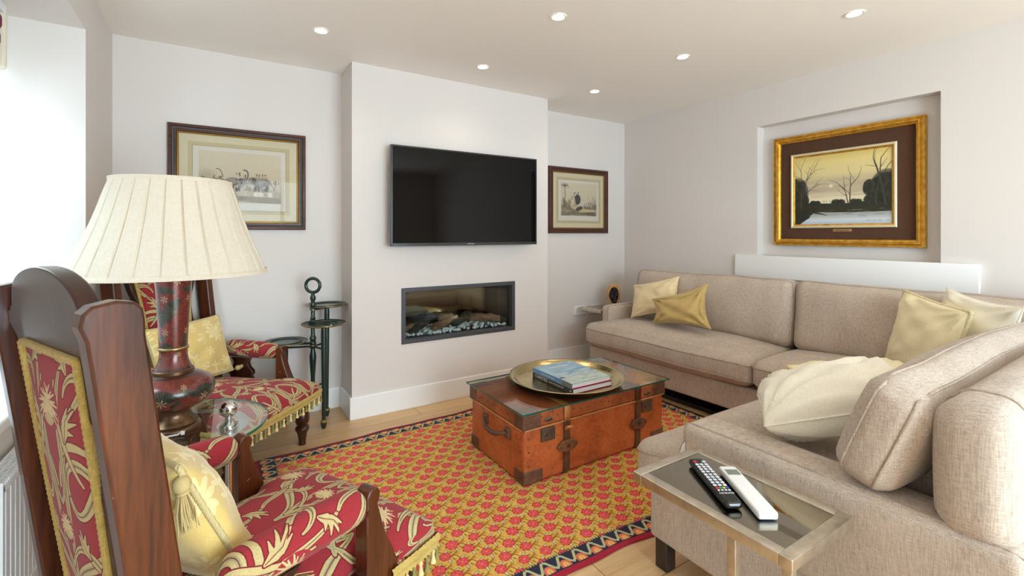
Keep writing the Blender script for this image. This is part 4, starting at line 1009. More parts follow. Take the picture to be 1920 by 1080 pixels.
        for i in range(len(Q)-1):
            for k in range(4): F.append((i*5+k, i*5+k+1, i*5+6+k, i*5+5+k))
        m.add((V, F), None, 0)
        T = resample([(x, y, 0) for x, y in path], .027)
        for i, q in enumerate(T):
            dz = .004*math.sin(i*2.3); m.add(lathe([(1e-6, .290), (.002, .288), (.0022, .276+dz), (.0065, .272+dz), (.007, .266+dz), (.0045, .262+dz), (.008, .244+dz), (.010, .236+dz), (1e-6, .236+dz)], 8), TR(q.x, q.y, 0), 1+i % 2)
        m.build('fringe', [Mg, Mtas1, Mtas2], t, smooth=50)
        # arms
        for sy in (-1, 1):
            yc = sy*.305
            rb = RBox(.355, .082, .082, .036, (10, 3, 3), (.0, .006, .010), wob=.003, seed=sy+4)
            Mx = TR(.345, yc, .540) @ RY(.035); ap = MB().add(rb.mesh(), Mx).build('arm_pad', Mt, t, smooth=70); setuv(ap, lambda q: (math.atan2(q[1]-yc, q[2]-.54)*.05+.13, q[0]*1.0+.06))
            m = MB().add(rbx(.06, .19, yc-.022, yc+.022, .50, .535, .01, 2)); m.add(rbx(.14, .53, yc-.024, yc+.024, .496, .520, .006, 2)); m.build('arm_rail', Mwx, t)
            P = [(.520, .0+.235), (.520, .548), (.527, .560), (.541, .566), (.556, .562), (.565, .548), (.563, .532), (.556, .520), (.562, .50), (.575, .455), (.592, .41), (.612, .37), (.628, .33), (.634, .29), (.634, .235)]
            MB().add(prism(P, yc-.024, yc+.024, 'xz')).build('arm_post', Mws, t, smooth=30, bevel=.004)
            vp = [(.075, .335), (.082, .355), (.070, .372), (.084, .392), (.080, .410), (.058, .430), (.048, .450), (.052, .470), (.070, .486)]
            poly = [(.27+a, z) for a, z in vp]+[(.27-a, z) for a, z in reversed(vp)]
            MB().add(prism(poly, yc-.014, yc+.014, 'xz')).build('baluster', Mw, t, smooth=40, bevel=.003)
            MB().add(rbx(.10, .64, yc-.020, yc+.020, .262, .337, .005, 1)).build('side_rail', Mwx, t)
            leg = [(.0001, 0), (.020, 0), (.022, .006), (.019, .016), (.023, .045), (.028, .070), (.037, .085), (.040, .096), (.035, .108), (.026, .114), (.033, .122), (.040, .142), (.041, .165), (.037, .185), (.028, .192), (.034, .200), (.040, .214), (.036, .232), (.034, .27), (.0001, .27)]
            MB().add(lathe(leg, 24), TR(.705, sy*.272, 0)).build('front_leg', Mw, t, smooth=35)
        MB().add(rbx(.05, .10, -.26, .26, .24, .33, .006, 1)).build('back_rail', Mwx, t)
        return t
    A = make(); A.location = (-.28, 1.29, .0095); A.rotation_euler = (0, 0, math.radians(26)); A['label'] = 'carved mahogany armchair in the near left foreground, its back turned to us'
    B = copy_tree(A); B.location = (-.27, 3.278, 0); B.rotation_euler = (0, 0, math.radians(-43)); B['label'] = 'carved mahogany armchair in the back corner, facing out behind the table lamp'
    # gold tasselled cushions
    Md = imgmat('gold_damask', damask_image((222, 192, 118), (240, 220, 160), 'damask_gold'), 'Object', .45, (3.0, 3.0, 3.0), True, .35, .1, (300, 300, 300), .3); Mc = simple('cushion_cord', rgb(196, 178, 128), .7); Ms = simple('tassel_thread', rgb(190, 168, 116), .85)
    def tassel(mb, top, d, s=1.0, seed=1):
        g = random.Random(seed); d = Vector(d).normalized(); u = d.orthogonal().normalized(); w = d.cross(u); top = Vector(top)
        mb.add(tube([top, top+d*.02*s], .0022*s, 6)); M = basis(top+d*.034*s, u, w)
        V, F = sphere(.016*s, 14, 8, (0, 0, 0), (1, 1, 1.1)); mb.add((V, F), M); M2 = basis(top+d*.05*s, u, w); mb.add(torus(.010*s, .003*s, 16, 6), M2)
        for k in range(70):
            a = g.random()*6.28; r = g.uniform(.2, 1)*.012*s; r2 = r*g.uniform(1.3, 2.1); L = g.uniform(.055, .078)*s; b = top+d*.048*s
            mb.add(tube([b+(u*math.cos(a)+w*math.sin(a))*r*.6, b+d*L*.5+(u*math.cos(a)+w*math.sin(a))*r2*.8, b+d*L+(u*math.cos(a+g.uniform(-.4, .4))+w*math.sin(a))*r2], .0015*s, 4, cap=False))
    def place(ch, label, c, w, h, th, tilt, seed, tass):
        Wm = world_of(ch); M = Wm @ TR(*c) @ basis((0, 0, 0), (0, 1, 0), (-math.sin(tilt), 0, math.cos(tilt)))
        e = thing('tasselled_cushion', label, 'cushion', M.translation, 0, 'gold damask cushions on the armchairs'); Mi = world_of(e).inverted()
        vf, loop = pillow(w, h, th, 26, .05, seed, .010, .006); MB().add(vf, Mi @ M).build('cover', Md, e, smooth=180)
        m = MB(); rope(m, loop, .0065, True, .022, 3, Mi @ M); m.build('cord', Mc, e, smooth=180)
        for i, (u, v) in enumerate(((1, 1), (-1, 1), (1, -1), (-1, -1))):
            m = MB(); p = Mi @ M @ Vector((u*w/2, v*h/2, 0)); d = Mi.to_3x3() @ Wm.to_3x3() @ Vector(tass[i]); tassel(m, p, d, 1.0, seed+i); m.build('tassel', Ms, e, smooth=60)
    place(A, 'gold damask cushion with cord and tassels on the near armchair', (.200, .0, .612), .50, .37, .17, .44, 3, [(.06, .35, -.5), (.10, -.12, -1), (.6, .3, -.25), (.7, -.2, -.3)])
    place(B, 'gold damask cushion with tassels on the back corner armchair', (.215, .0, .590), .47, .34, .12, .30, 4, [(-.3, -.15, -1), (.1, -.45, -.8), (.25, .9, .12), (.5, -.4, -.2)])
def copy_tree(o, parent=None):
    c = o.copy(); C.objects.link(c)
    if parent is not None: c.parent = parent
    for ch in list(o.children): copy_tree(ch, c)
    return c
# ------------------------------------------------------------------ lamp, glass table, stand
def glass_table():
    t = thing('glass_side_table', 'round glass side table with chrome ball legs under the lamp', 'side table', (-.13, 2.2, 0))
    c = (-.122, 2.2); R = .308
    m = MB().add(lathe([(1e-6, .495), (R-.003, .495), (R-.003, .505), (1e-6, .505)], 72), TR(*c, 0)); m.build('glass_top', M_glass, t, world=True, smooth=30)
    MB().add(lathe([(R-.003, .4945), (R, .496), (R, .504), (R-.003, .5055)], 72), TR(*c, 0)).build('glass_edge', M_greenedge, t, world=True)
    for a in (0, 2*PI/3+.15, 4*PI/3-.1):
        x, y = c[0]+.165*math.cos(a), c[1]+.165*math.sin(a)
        MB().add(tube([(x, y, .0), (x, y, .545)], .0125, 16)).build('leg', M_chrome, t, world=True)
        for z in (.462, .541): MB().add(sphere(.034, 24, 14, (x, y, z))).build('ball', M_chrome, t, world=True, smooth=180)
        MB().add(sphere(.022, 16, 8, (x, y, .012), (1, 1, .5))).build('foot', M_chrome, t, world=True, smooth=180)
    m = MB(); n = 40                                            # flat curved strip tying the legs under the glass
    V = []; F = []
    for i in range(n):
        a = 2*PI*i/n
        for r, z in ((.20, .482), (.235, .482), (.235, .486), (.20, .486)): V.append((c[0]+r*math.cos(a), c[1]+r*math.sin(a), z))
    for i in range(n):
        j = (i+1) % n
        for k in range(4): F.append((i*4+k, j*4+k, j*4+(k+1) % 4, i*4+(k+1) % 4))
    m.add((V, F)); m.build('ring_strip', simple('brushed_steel', rgb(206, 208, 212), .22, 1.0), t, world=True, smooth=30)

def enamel(name, bowl):
    m = imgmat(name, enamel_image(bowl), 'UV', .26, spec=.5); P = m.node_tree.nodes['Principled BSDF']
    P.inputs['Coat Weight'].default_value = .35; P.inputs['Coat Roughness'].default_value = .15; P.inputs['Metallic'].default_value = .1; return m
def lathe_uv(o, z0, z1):
    uv = o.data.uv_layers.new(name='UVMap'); me = o.data
    for p in me.polygons:
        us = [math.atan2(me.vertices[v].co.y, me.vertices[v].co.x)/(2*PI) % 1.0 for v in p.vertices]
        for l, v, u in zip(p.loop_indices, p.vertices, us):
            if max(us)-u > .5: u += 1
            uv.data[l].uv = (u, (me.vertices[v].co.z-z0)/(z1-z0))
def table_lamp():
    x, y, z = -.137, 2.195, .5062
    t = thing('table_lamp', 'tall table lamp with pleated cream shade and red and dark green engraved brass base', 'lamp', (x, y, z))
    Me = enamel('engraved_enamel', 0); Me2 = enamel('engraved_enamel_bowl', 1); Mbr = simple('aged_brass', rgb(110, 84, 62), .32, .8); Mbr2 = simple('brass_ring', rgb(176, 154, 108), .28, .9)
    foot = [(1e-6, 0), (.088, 0), (.090, .008), (.086, .014), (.078, .018), (.080, .024), (.072, .034), (.060, .046), (.056, .062), (.058, .076), (.062, .080)]
    MB().add(lathe(foot, 56)).build('foot', Mbr, t, smooth=50)
    body = [(.060, .078), (.090, .088), (.116, .104), (.131, .126), (.136, .148), (.132, .168), (.116, .188), (.092, .202), (.070, .210), (.064, .213)]
    lathe_uv(MB().add(lathe(body, 64)).build('bowl', Me2, t, smooth=60), .078, .213)
    MB().add(lathe([(.062, .211), (.067, .213), (.067, .224), (.063, .227)], 48)).build('collar', Mbr, t, smooth=40)
    neck = [(.062, .226), (.056, .238), (.049, .256), (.045, .275), (.0445, .296), (.0455, .302)]
    lathe_uv(MB().add(lathe(neck, 48)).build('neck', Me, t, smooth=60), .226, .606)
    MB().add(lathe([(.044, .300), (.049, .302), (.050, .306), (.049, .310), (.045, .312)], 48)).build('neck_ring', Mbr2, t, smooth=60)
    lathe_uv(MB().add(lathe([(.0445, .311), (.047, .36), (.051, .44), (.056, .52), (.061, .58), (.064, .60), (.058, .604), (1e-6, .604)], 48)).build('column', Me, t, smooth=50), .226, .606)
    m = MB().add(lathe([(1e-6, .60), (.014, .60), (.014, .66), (.018, .665), (.018, .70), (1e-6, .70)], 20)); m.add(tube([(0, 0, .70), (0, 0, .93)], .004, 8)); m.build('lamp_holder', Mbr2, t)
    # pleated shade
    m, N, L, P = newmat('pleated_silk'); a = noise(N, L, coords(N, L, 'Object', (160, 160, 8)), 1, 3, .6); b = noise(N, L, coords(N, L, 'Object', (40, 40, 300)), 1, 2, .5)
    c = mixc(N, L, .4, ramp(N, L, a, [(.3, rgb(230, 218, 198)), (.7, rgb(240, 231, 214))]), ramp(N, L, b, [(.3, rgb(230, 218, 198)), (.7, rgb(240, 231, 214))])); L.new(c, P.inputs['Base Color']); P.inputs['Roughness'].default_value = .85
    out = N['Material Output']; tl = N.new('ShaderNodeBsdfTranslucent'); L.new(c, tl.inputs['Color']); mx = N.new('ShaderNodeMixShader'); mx.inputs['Fac'].default_value = .3; L.new(P.outputs[0], mx.inputs[1]); L.new(tl.outputs[0], mx.inputs[2]); L.new(mx.outputs[0], out.inputs['Surface'])
    z0, z1, r0, r1 = .588, .942, .312, .186; np_ = 27; per = 12; n = np_*per; V = []; F = []; rows = 12; g = random.Random(4); amp = [g.uniform(.7, 1.2) for _ in range(np_)]
    prof = [-.5, .95, 1.0, 1.0, 1.0, 1.0, 1.0, 1.0, .98, .94, .9, .86]
    for k in range(rows+1):
        f = k/rows; r = r0+(r1-r0)*f+.010*math.sin(PI*f)*-1
        for i in range(n):
            a = 2*PI*i/n; d = prof[i % per]*.0062*amp[i//per]*(.25+.75*min(1, 6*f*(1-f)+.15)); V.append(((r+d)*math.cos(a), (r+d)*math.sin(a), z0+(z1-z0)*f))
    for k in range(rows):
        for i in range(n): j = (i+1) % n; F.append((k*n+i, k*n+j, (k+1)*n+j, (k+1)*n+i))
    s = MB().add((V, F)).build('shade', m, t, smooth=30)
    for zz, rr in ((z0, r0), (z1, r1)):
        e = MB()
        e.add(lathe([(rr+.004, zz-.004), (rr+.0078, zz-.003), (rr+.0078-(.003 if zz == z0 else .004), zz+.012), (rr+.003, zz+.013)] if zz == z0 else [(rr+.007, zz-.012), (rr+.0072, zz+.002), (rr+.003, zz+.003), (rr-.002, zz+.0)], 96))
        e.build('trim_band', m, s, smooth=50)
    w = MB()
    for k in range(3): a = k*2.09+.4; w.add(tube([(0, 0, z1-.012), (r1*math.cos(a), r1*math.sin(a), z1-.004)], .0022, 6))
    w.build('shade_carrier', Mbr2, s)
    MB().add(tube([(.03, -.084, .010), (.02, -.100, .0048), (-.02, -.1015, .0045), (-.055, -.088, .0045), (-.10, -.05, .0045), (-.16, -.02, .0045), (-.25, -.01, .0045)], .0035, 8)).build('cord', simple('white_cable', rgb(228, 228, 224), .5), t, smooth=180)
    MB().add(rbox(.012, .02, .004, .001, 1), TR(.034, -.100, .008) @ RX(.3)).build('care_tag', simple('paper_tag', rgb(236, 236, 232), .7), t)

def plate_stand():
    Mg = simple('dark_green_paint', rgb(22, 44, 36), .3, 0, .5, Coat_Weight=.3); Mo = simple('gold_line', rgb(176, 142, 74), .35, .7)
    px, py = .538, 3.292
    t = thing('plate_stand', 'dark green three tier plate stand with ring handle and gilt lines', 'plate stand', (px, py, 0))
    pole = [(1e-6, .180), (.010, .182), (.014, .196), (.010, .208), (.016, .214), (.018, .228), (.014, .240), (.013, .30), (.020, .40), (.022, .44), (.015, .475), (.013, .49), (.020, .495), (.021, .505), (.016, .512), (.020, .520), (.020, .534), (.016, .54), (.020, .552), (.021, .562), (.016, .572), (.013, .585), (.013, .66), (.019, .666), (.019, .675), (.014, .682), (.019, .69), (.013, .70), (.013, .74), (.019, .746), (.019, .756), (.014, .762), (.019, .77), (.018, .79), (.012, .80), (.018, .82), (.018, .83), (.010, .848), (.008, .858), (1e-6, .858)]
    MB().add(lathe(pole, 24), TR(px, py, 0)).build('pole', Mg, t, world=True, smooth=40)
    MB().add(torus(.046, .0105, 40, 12), TR(px, py, .906) @ RZ(-.55) @ RX(PI/2)).build('ring_handle', Mg, t, world=True, smooth=180)
    g = MB()
    for z, r in ((.745, .0195), (.513, .0195), (.241, .0165)): g.add(lathe([(r-.004, z-.003), (r, z-.002), (r, z+.002), (r-.004, z+.003)], 24), TR(px, py, 0))
    g.build('gilt_ring', Mo, t, world=True)
    for (fx, fy, tz) in ((.583, 3.167, .672), (.640, 3.372, .763), (.380, 3.345, .545)):
        tr = MB().add(lathe([(1e-6, -.012), (.10, -.012), (.126, -.006), (.135, .0), (.1345, .003), (.128, .001), (.104, -.002), (.098, .0045), (.094, .0045), (.090, -.002), (1e-6, -.003)], 56), TR(fx, fy, tz)).build('tray', Mg, t, world=True, smooth=40)
        MB().add(lathe([(.1335, -.0005), (.1362, .0005), (.1362, .003), (.1338, .0038)], 56), TR(fx, fy, tz)).build('gilt_rim', Mo, tr, world=False if False else True, smooth=40)
        l = MB().add(lathe([(1e-6, .050), (.0115, .052), (.013, .25), (.0175, tz-.06), (.014, tz-.012), (1e-6, tz-.012)], 16), TR(fx, fy, 0)); l = l.build('leg', Mg, t, world=True, smooth=40)
        MB().add(lathe([(1e-6, .0005), (.012, .001), (.019, .034), (.019, .042), (.012, .05), (1e-6, .054)], 20), TR(fx, fy, 0)).build('foot', Mg, l, world=True, smooth=40)
        MB().add(lathe([(.0165, .040), (.0205, .042), (.0200, .050), (.0135, .055), (.012, .054)], 20), TR(fx, fy, 0)).build('foot_ring', Mo, l, world=True, smooth=40)
        for z in (.235, .505): MB().add(tube([(px, py, z), (fx, fy, z)], .0062, 10)).build('stretcher', Mg, t, world=True)
        MB().add(tube([(px, py, tz-.018), (fx, fy, tz-.018)], .0075, 8)).build('tray_arm', Mg, t, world=True)
# ------------------------------------------------------------------ trunk, glass sheet, tray, books
def leather(name, c1, c2, c3, rough=.42):
    m, N, L, P = newmat(name); a = noise(N, L, coords(N, L, 'Object', (5, 5, 5)), 1, 5, .62, .3); b = noise(N, L, coords(N, L, 'Object', (60, 60, 60)), 1, 4, .6); s = noise(N, L, coords(N, L, 'Object', (9, 9, 46), rot=(.4, .6, .3)), 1, 2, .4, 1.0)
    col = ramp(N, L, a, [(.28, c1), (.5, c2), (.74, c3)]); col = mixc(N, L, .25, col, ramp(N, L, b, [(.35, c1), (.65, c3)])); 
    col = mixc(N, L, ramp(N, L, s, [(.69, (0, 0, 0, 1)), (.73, (.6, .6, .6, 1))]), col, c3)
    d = noise(N, L, coords(N, L, 'Object', (16, 16, 16), loc=(3, 1, 2)), 1, 5, .7); col = mixc(N, L, ramp(N, L, d, [(.58, (0, 0, 0, 1)), (.70, (.55, .55, .55, 1))]), col, c1)
    L.new(col, P.inputs['Base Color']); P.inputs['Roughness'].default_value = rough; bump(N, L, P, b, .18, .003); return m
def trunk():
    X0, X1, Y0, Y1 = 1.262, 2.292, 1.884, 2.452
    t = thing('leather_trunk', 'old tan leather trunk with dark straps used as a coffee table on the rug', 'trunk', ((X0+X1)/2, (Y0+Y1)/2, .009))
    Mt = leather('tan_leather', rgb(124, 58, 30), rgb(186, 94, 48), rgb(206, 120, 70)); Ml = leather('lid_leather', rgb(100, 48, 28), rgb(164, 84, 46), rgb(198, 118, 74)); Md = leather('corner_leather', rgb(58, 38, 30), rgb(96, 66, 50), rgb(146, 98, 66), .5); Ms = leather('strap_leather', rgb(52, 34, 28), rgb(84, 56, 44), rgb(116, 80, 60), .4); Mst = leather('light_strap', rgb(160, 98, 52), rgb(196, 132, 78), rgb(214, 156, 100), .5)
    Mm = simple('dull_steel', rgb(118, 112, 100), .4, .8); Mrv = simple('rivet_metal', rgb(96, 80, 66), .4, .7); Mth = simple('worn_edge', rgb(206, 166, 112), .8)
    cx, cy = (X0+X1)/2, (Y0+Y1)/2; W, D = X1-X0, Y1-Y0; z0, zl, z1 = .009, .282, .3615
    MB().add(rbox(W-.016, D-.016, .278, .016, (10, 6, 4), (.004, .004, 0), wob=.0025, wsc=6), TR(cx, cy, z0+.139)).build('body', Mt, t, world=True, smooth=50)
    lid = MB().add(rbox(W, D, z1-zl, .014, (10, 6, 2), (.0, .0, .002), wob=.002, wsc=6), TR(cx, cy, (zl+z1)/2)).build('lid', Ml, t, world=True, smooth=50)
    e = MB(); e.add(tube([(X0+.01, Y0-.001, zl-.001), (cx, Y0-.0022, zl+.001), (X1-.01, Y0-.001, zl-.001)], .0022, 6)); e.add(tube([(X0-.001, Y0+.01, zl-.001), (X0-.0012, Y1-.01, zl+.001)], .0022, 6)); e.build('stitched_edge', Mth, lid, world=True)
    # corners
    for zc, h, nm, g, par in ((zl+.036, .086, 'lid_corner', .003, lid), (z0+.035, .072, 'corner_guard', -.004, None)):
        for sx in (0, 1):
            for sy in (0, 1):
                x = (X0-g if sx == 0 else X1+g); y = (Y0-g if sy == 0 else Y1+g); L = .115 if zc > .2 else .122
                dx, dy = (1 if sx == 0 else -1), (1 if sy == 0 else -1)
                xa, xb = sorted((x, x+dx*L)); ya, yb = sorted((y, y+dy*L*.8))
                m = MB().add(rbx(xa, xb, ya, yb, zc-h/2, zc+h/2 if zc < .2 else z1+.001, .013, 3)); m.build(nm, Md, par or t, world=True, smooth=50)
    # straps with buckle pads
    for xs in (1.530, 2.055):
        w = .019; y = Y0
        m = MB()
        V = []; pts = [(y+.02, .008), (y+.004, .016), (y-.0015, .06), (y-.0015, .155), (y-.0045, .265), (y-.006, zl-.002)]
        for yy, zz in pts:
            for dx, dd in ((-w, 0), (-w, -.004), (w, -.004), (w, 0)): V.append((xs+dx, yy+dd, zz))
        F = []
        for i in range(len(pts)-1):
            for k in range(4): F.append((i*4+k, i*4+(k+1) % 4, i*4+4+(k+1) % 4, i*4+4+k))
        st = m.add((V, F)).build('strap', Ms, t, world=True, smooth=30)
        lp = MB(); pts = [(y-.0075, zl+.004), (y-.0075, z1-.012), (y-.004, z1-.002), (y+.006, z1+.0012), (y+.30, z1+.0016), (Y1-.004, z1+.0012), (Y1+.004, z1-.006), (Y1+.0045, zl)]; V = []
        for yy, zz in pts:
            for dx, dd in ((-w, 0), (w, 0)): V.append((xs+dx, yy, zz))
        lp.add((V, [(2*i, 2*i+1, 2*i+3, 2*i+2) for i in range(len(pts)-1)])); lp.build('lid_strap', Mst if xs < 1.8 else Ms, lid, world=True, smooth=30, solid=.004)
        ol = []
        for i in range(48):
            a = 2*PI*i/48; r = 1+.22*math.cos(2*a)+.06*math.cos(6*a); ol.append((xs+.052*math.cos(a)*r*1.0, .156+.036*math.sin(a)*(1-.18*math.cos(2*a)*-1+.04*math.cos(4*a))))
        pad = MB().add(prism(ol, y-.016, y-.0055, 'xz')).build('strap_pad', Md, t, world=True, smooth=30, bevel=.003)
        m = MB()
        for d in (-.048, .048): m.add(sphere(.0065, 12, 6, (xs+d, y-.0165, .156), (1, .5, 1)))
        m.add(rbx(xs-.012, xs+.012, y-.019, y-.015, .148, .166, .002, 1)); m.build('rivet', Mrv, pad, world=True)
        if xs < 1.8:
            tab = MB(); V = []
            for yy, zz in ((y-.006, .236), (y-.010, .250), (y-.022, .262), (y-.036, .258)):
                for dx in (-.017, .017): V.append((xs+dx, yy, zz))
            tab.add((V, [(2*i, 2*i+1, 2*i+3, 2*i+2) for i in range(3)])); tab.build('strap_tongue', Mst, t, world=True, smooth=40, solid=.003)
    # locks, with their hasps on the lid
    for xs in (1.413, 2.135):
        lk = MB().add(rbx(xs-.042, xs+.042, Y0-.004, Y0+.012, .205, .268, .003, 1)).build('lock_plate', Mm, t, world=True)
        m = MB().add(sphere(.013, 14, 8, (xs-.016, Y0-.004, .240), (1, .35, 1))); m.add(rbx(xs+.012, xs+.017, Y0-.0055, Y0-.002, .228, .250, .001, 1)); m.build('lock_boss', Mrv, lk, world=True)
        hs = [(xs+.026*math.cos(q), .312+.0105*math.sin(q)) for q in [2*PI*i/24 for i in range(24)]]
        MB().add(prism(hs, Y0-.008, Y0+.003, 'xz')).build('hasp', Mm, lid, world=True, smooth=30, bevel=.003)
    # rivets along lid and edges
    def rv(c, sq):
        m = MB().add(sphere(.0048, 8, 5, c, sq)); m.build('rivet', Mrv, t, world=True)
    for i in range(19):
        x = X0+.06+(W-.12)*i/18
        if min(abs(x-1.53), abs(x-2.055), abs(x-1.413), abs(x-2.135)) > .035: rv((x, Y0-.0015, zl+.046+.006*math.sin(i*1.7)), (1, .5, 1))
    for i in range(7): rv((X0-.001, Y0+.07+(D-.14)*i/6, zl+.044), (.5, 1, 1))
    for z in (.10, .17, .235):
        for a, b in (((X0+.035, Y0+.0045), (1, .5, 1)), ((X0+.0045, Y0+.035), (.5, 1, 1))): rv((*a, z), b)
    for xx in (X0+.03, X0+.075, X1-.03, X1-.08): rv((xx, Y0-.0045, zl+.02), (1, .5, 1))
    # carrying handle on the left end
    yh = (Y0+Y1)/2-.02
    m = MB().add(tube([(X0+.004, yh-.11, .225), (X0-.022, yh-.10, .222), (X0-.034, yh-.05, .205), (X0-.036, yh, .200), (X0-.034, yh+.05, .205), (X0-.022, yh+.10, .222), (X0+.004, yh+.11, .225)], [.008, .010, .012, .013, .012, .010, .008], 10))
    h = m.build('handle', Ms, t, world=True, smooth=60); m = MB()
    for d in (-.115, .115): m.add(rbx(X0-.010, X0+.010, yh+d-.024, yh+d+.024, .195, .250, .007, 2))
    m.build('handle_loop', Md, h, world=True)
    # glass sheet lying on the trunk
    g = thing('glass_sheet', 'clear green edged glass sheet covering the top of the leather trunk', 'glass top', (cx, cy, .3650))
    gx0, gx1, gy0, gy1, gz0, gz1 = 1.246, 2.312, 1.864, 2.468, .3652, .3722
    MB().add(box(gx0+.002, gx1-.002, gy0+.002, gy1-.002, gz0, gz1)).build('pane', glassmat('table_glass', (.94, .965, .95, 1)), g, world=True, smooth=0)
    m = MB(); m.add(box(gx0, gx1, gy0, gy0+.002, gz0, gz1)); m.add(box(gx0, gx1, gy1-.002, gy1, gz0, gz1)); m.add(box(gx0, gx0+.002, gy0+.002, gy1-.002, gz0, gz1)); m.add(box(gx1-.002, gx1, gy0+.002, gy1-.002, gz0, gz1)); m.build('polished_edge', M_greenedge, g, world=True, smooth=0)
    # brass tray
    bx, by = 1.748, 2.150
    Mb, N, L, P = newmat('hammered_brass'); a = noise(N, L, coords(N, L, 'Object', (55, 55, 55)), 1, 3, .55); v = noise(N, L, coords(N, L, 'Object', (6, 6, 6)), 1, 2)
    L.new(ramp(N, L, v, [(.3, rgb(184, 164, 116)), (.7, rgb(210, 192, 146))]), P.inputs['Base Color']); P.inputs['Metallic'].default_value = 1; P.inputs['Roughness'].default_value = .24; bump(N, L, P, a, .28, .003)
    tr = thing('brass_tray', 'big round hammered brass tray with dark underside on the trunk', 'tray', (bx, by, .3726))
    MB().add(lathe([(1e-6, .0118), (.27, .0112), (.286, .013), (.302, .024), (.316, .039), (.328, .0445), (.336, .0455), (.338, .043)], 96)).build('dish', Mb, tr, smooth=60)
    MB().add(lathe([(1e-6, .0), (.262, .0), (.280, .004), (.306, .018), (.324, .036), (.338, .0425)], 96)).build('underside', simple('blackened_brass', rgb(34, 30, 26), .5, .4), tr, smooth=60)
    # two auction catalogues
    zb = .3726+.0124; cov = book_image()
    Mpg, N, L, P = newmat('page_edges'); L.new(ramp(N, L, noise(N, L, coords(N, L, 'Object', (2, 2, 900)), 1, 1), [(.3, rgb(226, 224, 218)), (.7, rgb(246, 245, 242))]), P.inputs['Base Color']); P.inputs['Roughness'].default_value = .8
    Mcov = imgmat('seascape_print', cov, 'UV', .25, spec=.5); Mred = simple('crimson_board', rgb(160, 34, 66), .5); Mblk = simple('charcoal_board', rgb(52, 50, 50), .4); Mbl = simple('blue_spine', rgb(120, 164, 208), .35); Mwt = simple('white_print', rgb(236, 234, 228), .5)
    def book(label, x0, x1, y0, y1, z, h, mtop, mspine, mback, uvtop):
        b = thing('book', label, 'book', ((x0+x1)/2, (y0+y1)/2, z), 0, 'auction catalogues on the brass tray'); c = .0028
        MB().add(box(x0+.003, x1-.004, y0+.004, y1-.004, z+c, z+h-c)).build('pages', Mpg, b, world=True, smooth=0)
        MB().add(box(x0, x1, y0, y1, z, z+c)).build('back_cover', mback, b, world=True, smooth=0)
        V, F = box(x0, x1, y0, y1, z+h-c, z+h); o = MB().add((V, F)).build('front_cover', mtop, b, world=True, smooth=0)
        if uvtop:
            uv = o.data.uv_layers.new(name='UVMap')
            for l in o.data.loops: v = V[l.vertex_index]; uv.data[l.index].uv = ((v[0]-x0)/(x1-x0), (v[1]-y0)/(y1-y0))
        s = MB().add(box(x0-.0022, x0+.0016, y0, y1, z, z+h)).build('spine', mspine, b, world=True, smooth=0)
        return b, s, o
    b, s, o = book('dark spined catalogue with red boards, lower of the two books on the tray', 1.612, 1.896, 1.930, 2.303, zb, .0285, Mred, Mblk, Mred, False)
    Msp = lambda yy, zz: basis((1.612-.0024, yy, zz), (0, -1, 0), (0, 0, 1))
    text_part('lettering', "CHRISTIE'S", .026, Msp(2.215, zb+.0142), Mwt, s, .0003); text_part('lettering', 'Review of the Season 1979', .012, Msp(2.075, zb+.0142), Mwt, s, .0003); text_part('lettering', 'H', .016, Msp(1.947, zb+.0142), Mwt, s, .0003)
    zt = zb+.0288
    b, s, o = book('blue seascape covered catalogue, upper of the two books on the tray', 1.611, 1.893, 1.934, 2.301, zt, .0275, Mcov, Mbl, Mred, True)
    text_part('lettering', "CHRISTIE'S", .030, TR(1.752, 2.235, zt+.0278), Mwt, o, .0002)
    Msp = lambda yy, zz: basis((1.611-.0024, yy, zz), (0, -1, 0), (0, 0, 1))
    text_part('lettering', 'Review of the Season', .014, Msp(2.15, zt+.0138), Mwt, s, .0003)
    MB().add(box(1.611-.0026, 1.611-.0021, 1.936, 2.02, zt+.001, zt+.0265)).build('spine_panel', simple('sea_green_panel', rgb(126, 134, 118), .5), s, world=True, smooth=0)
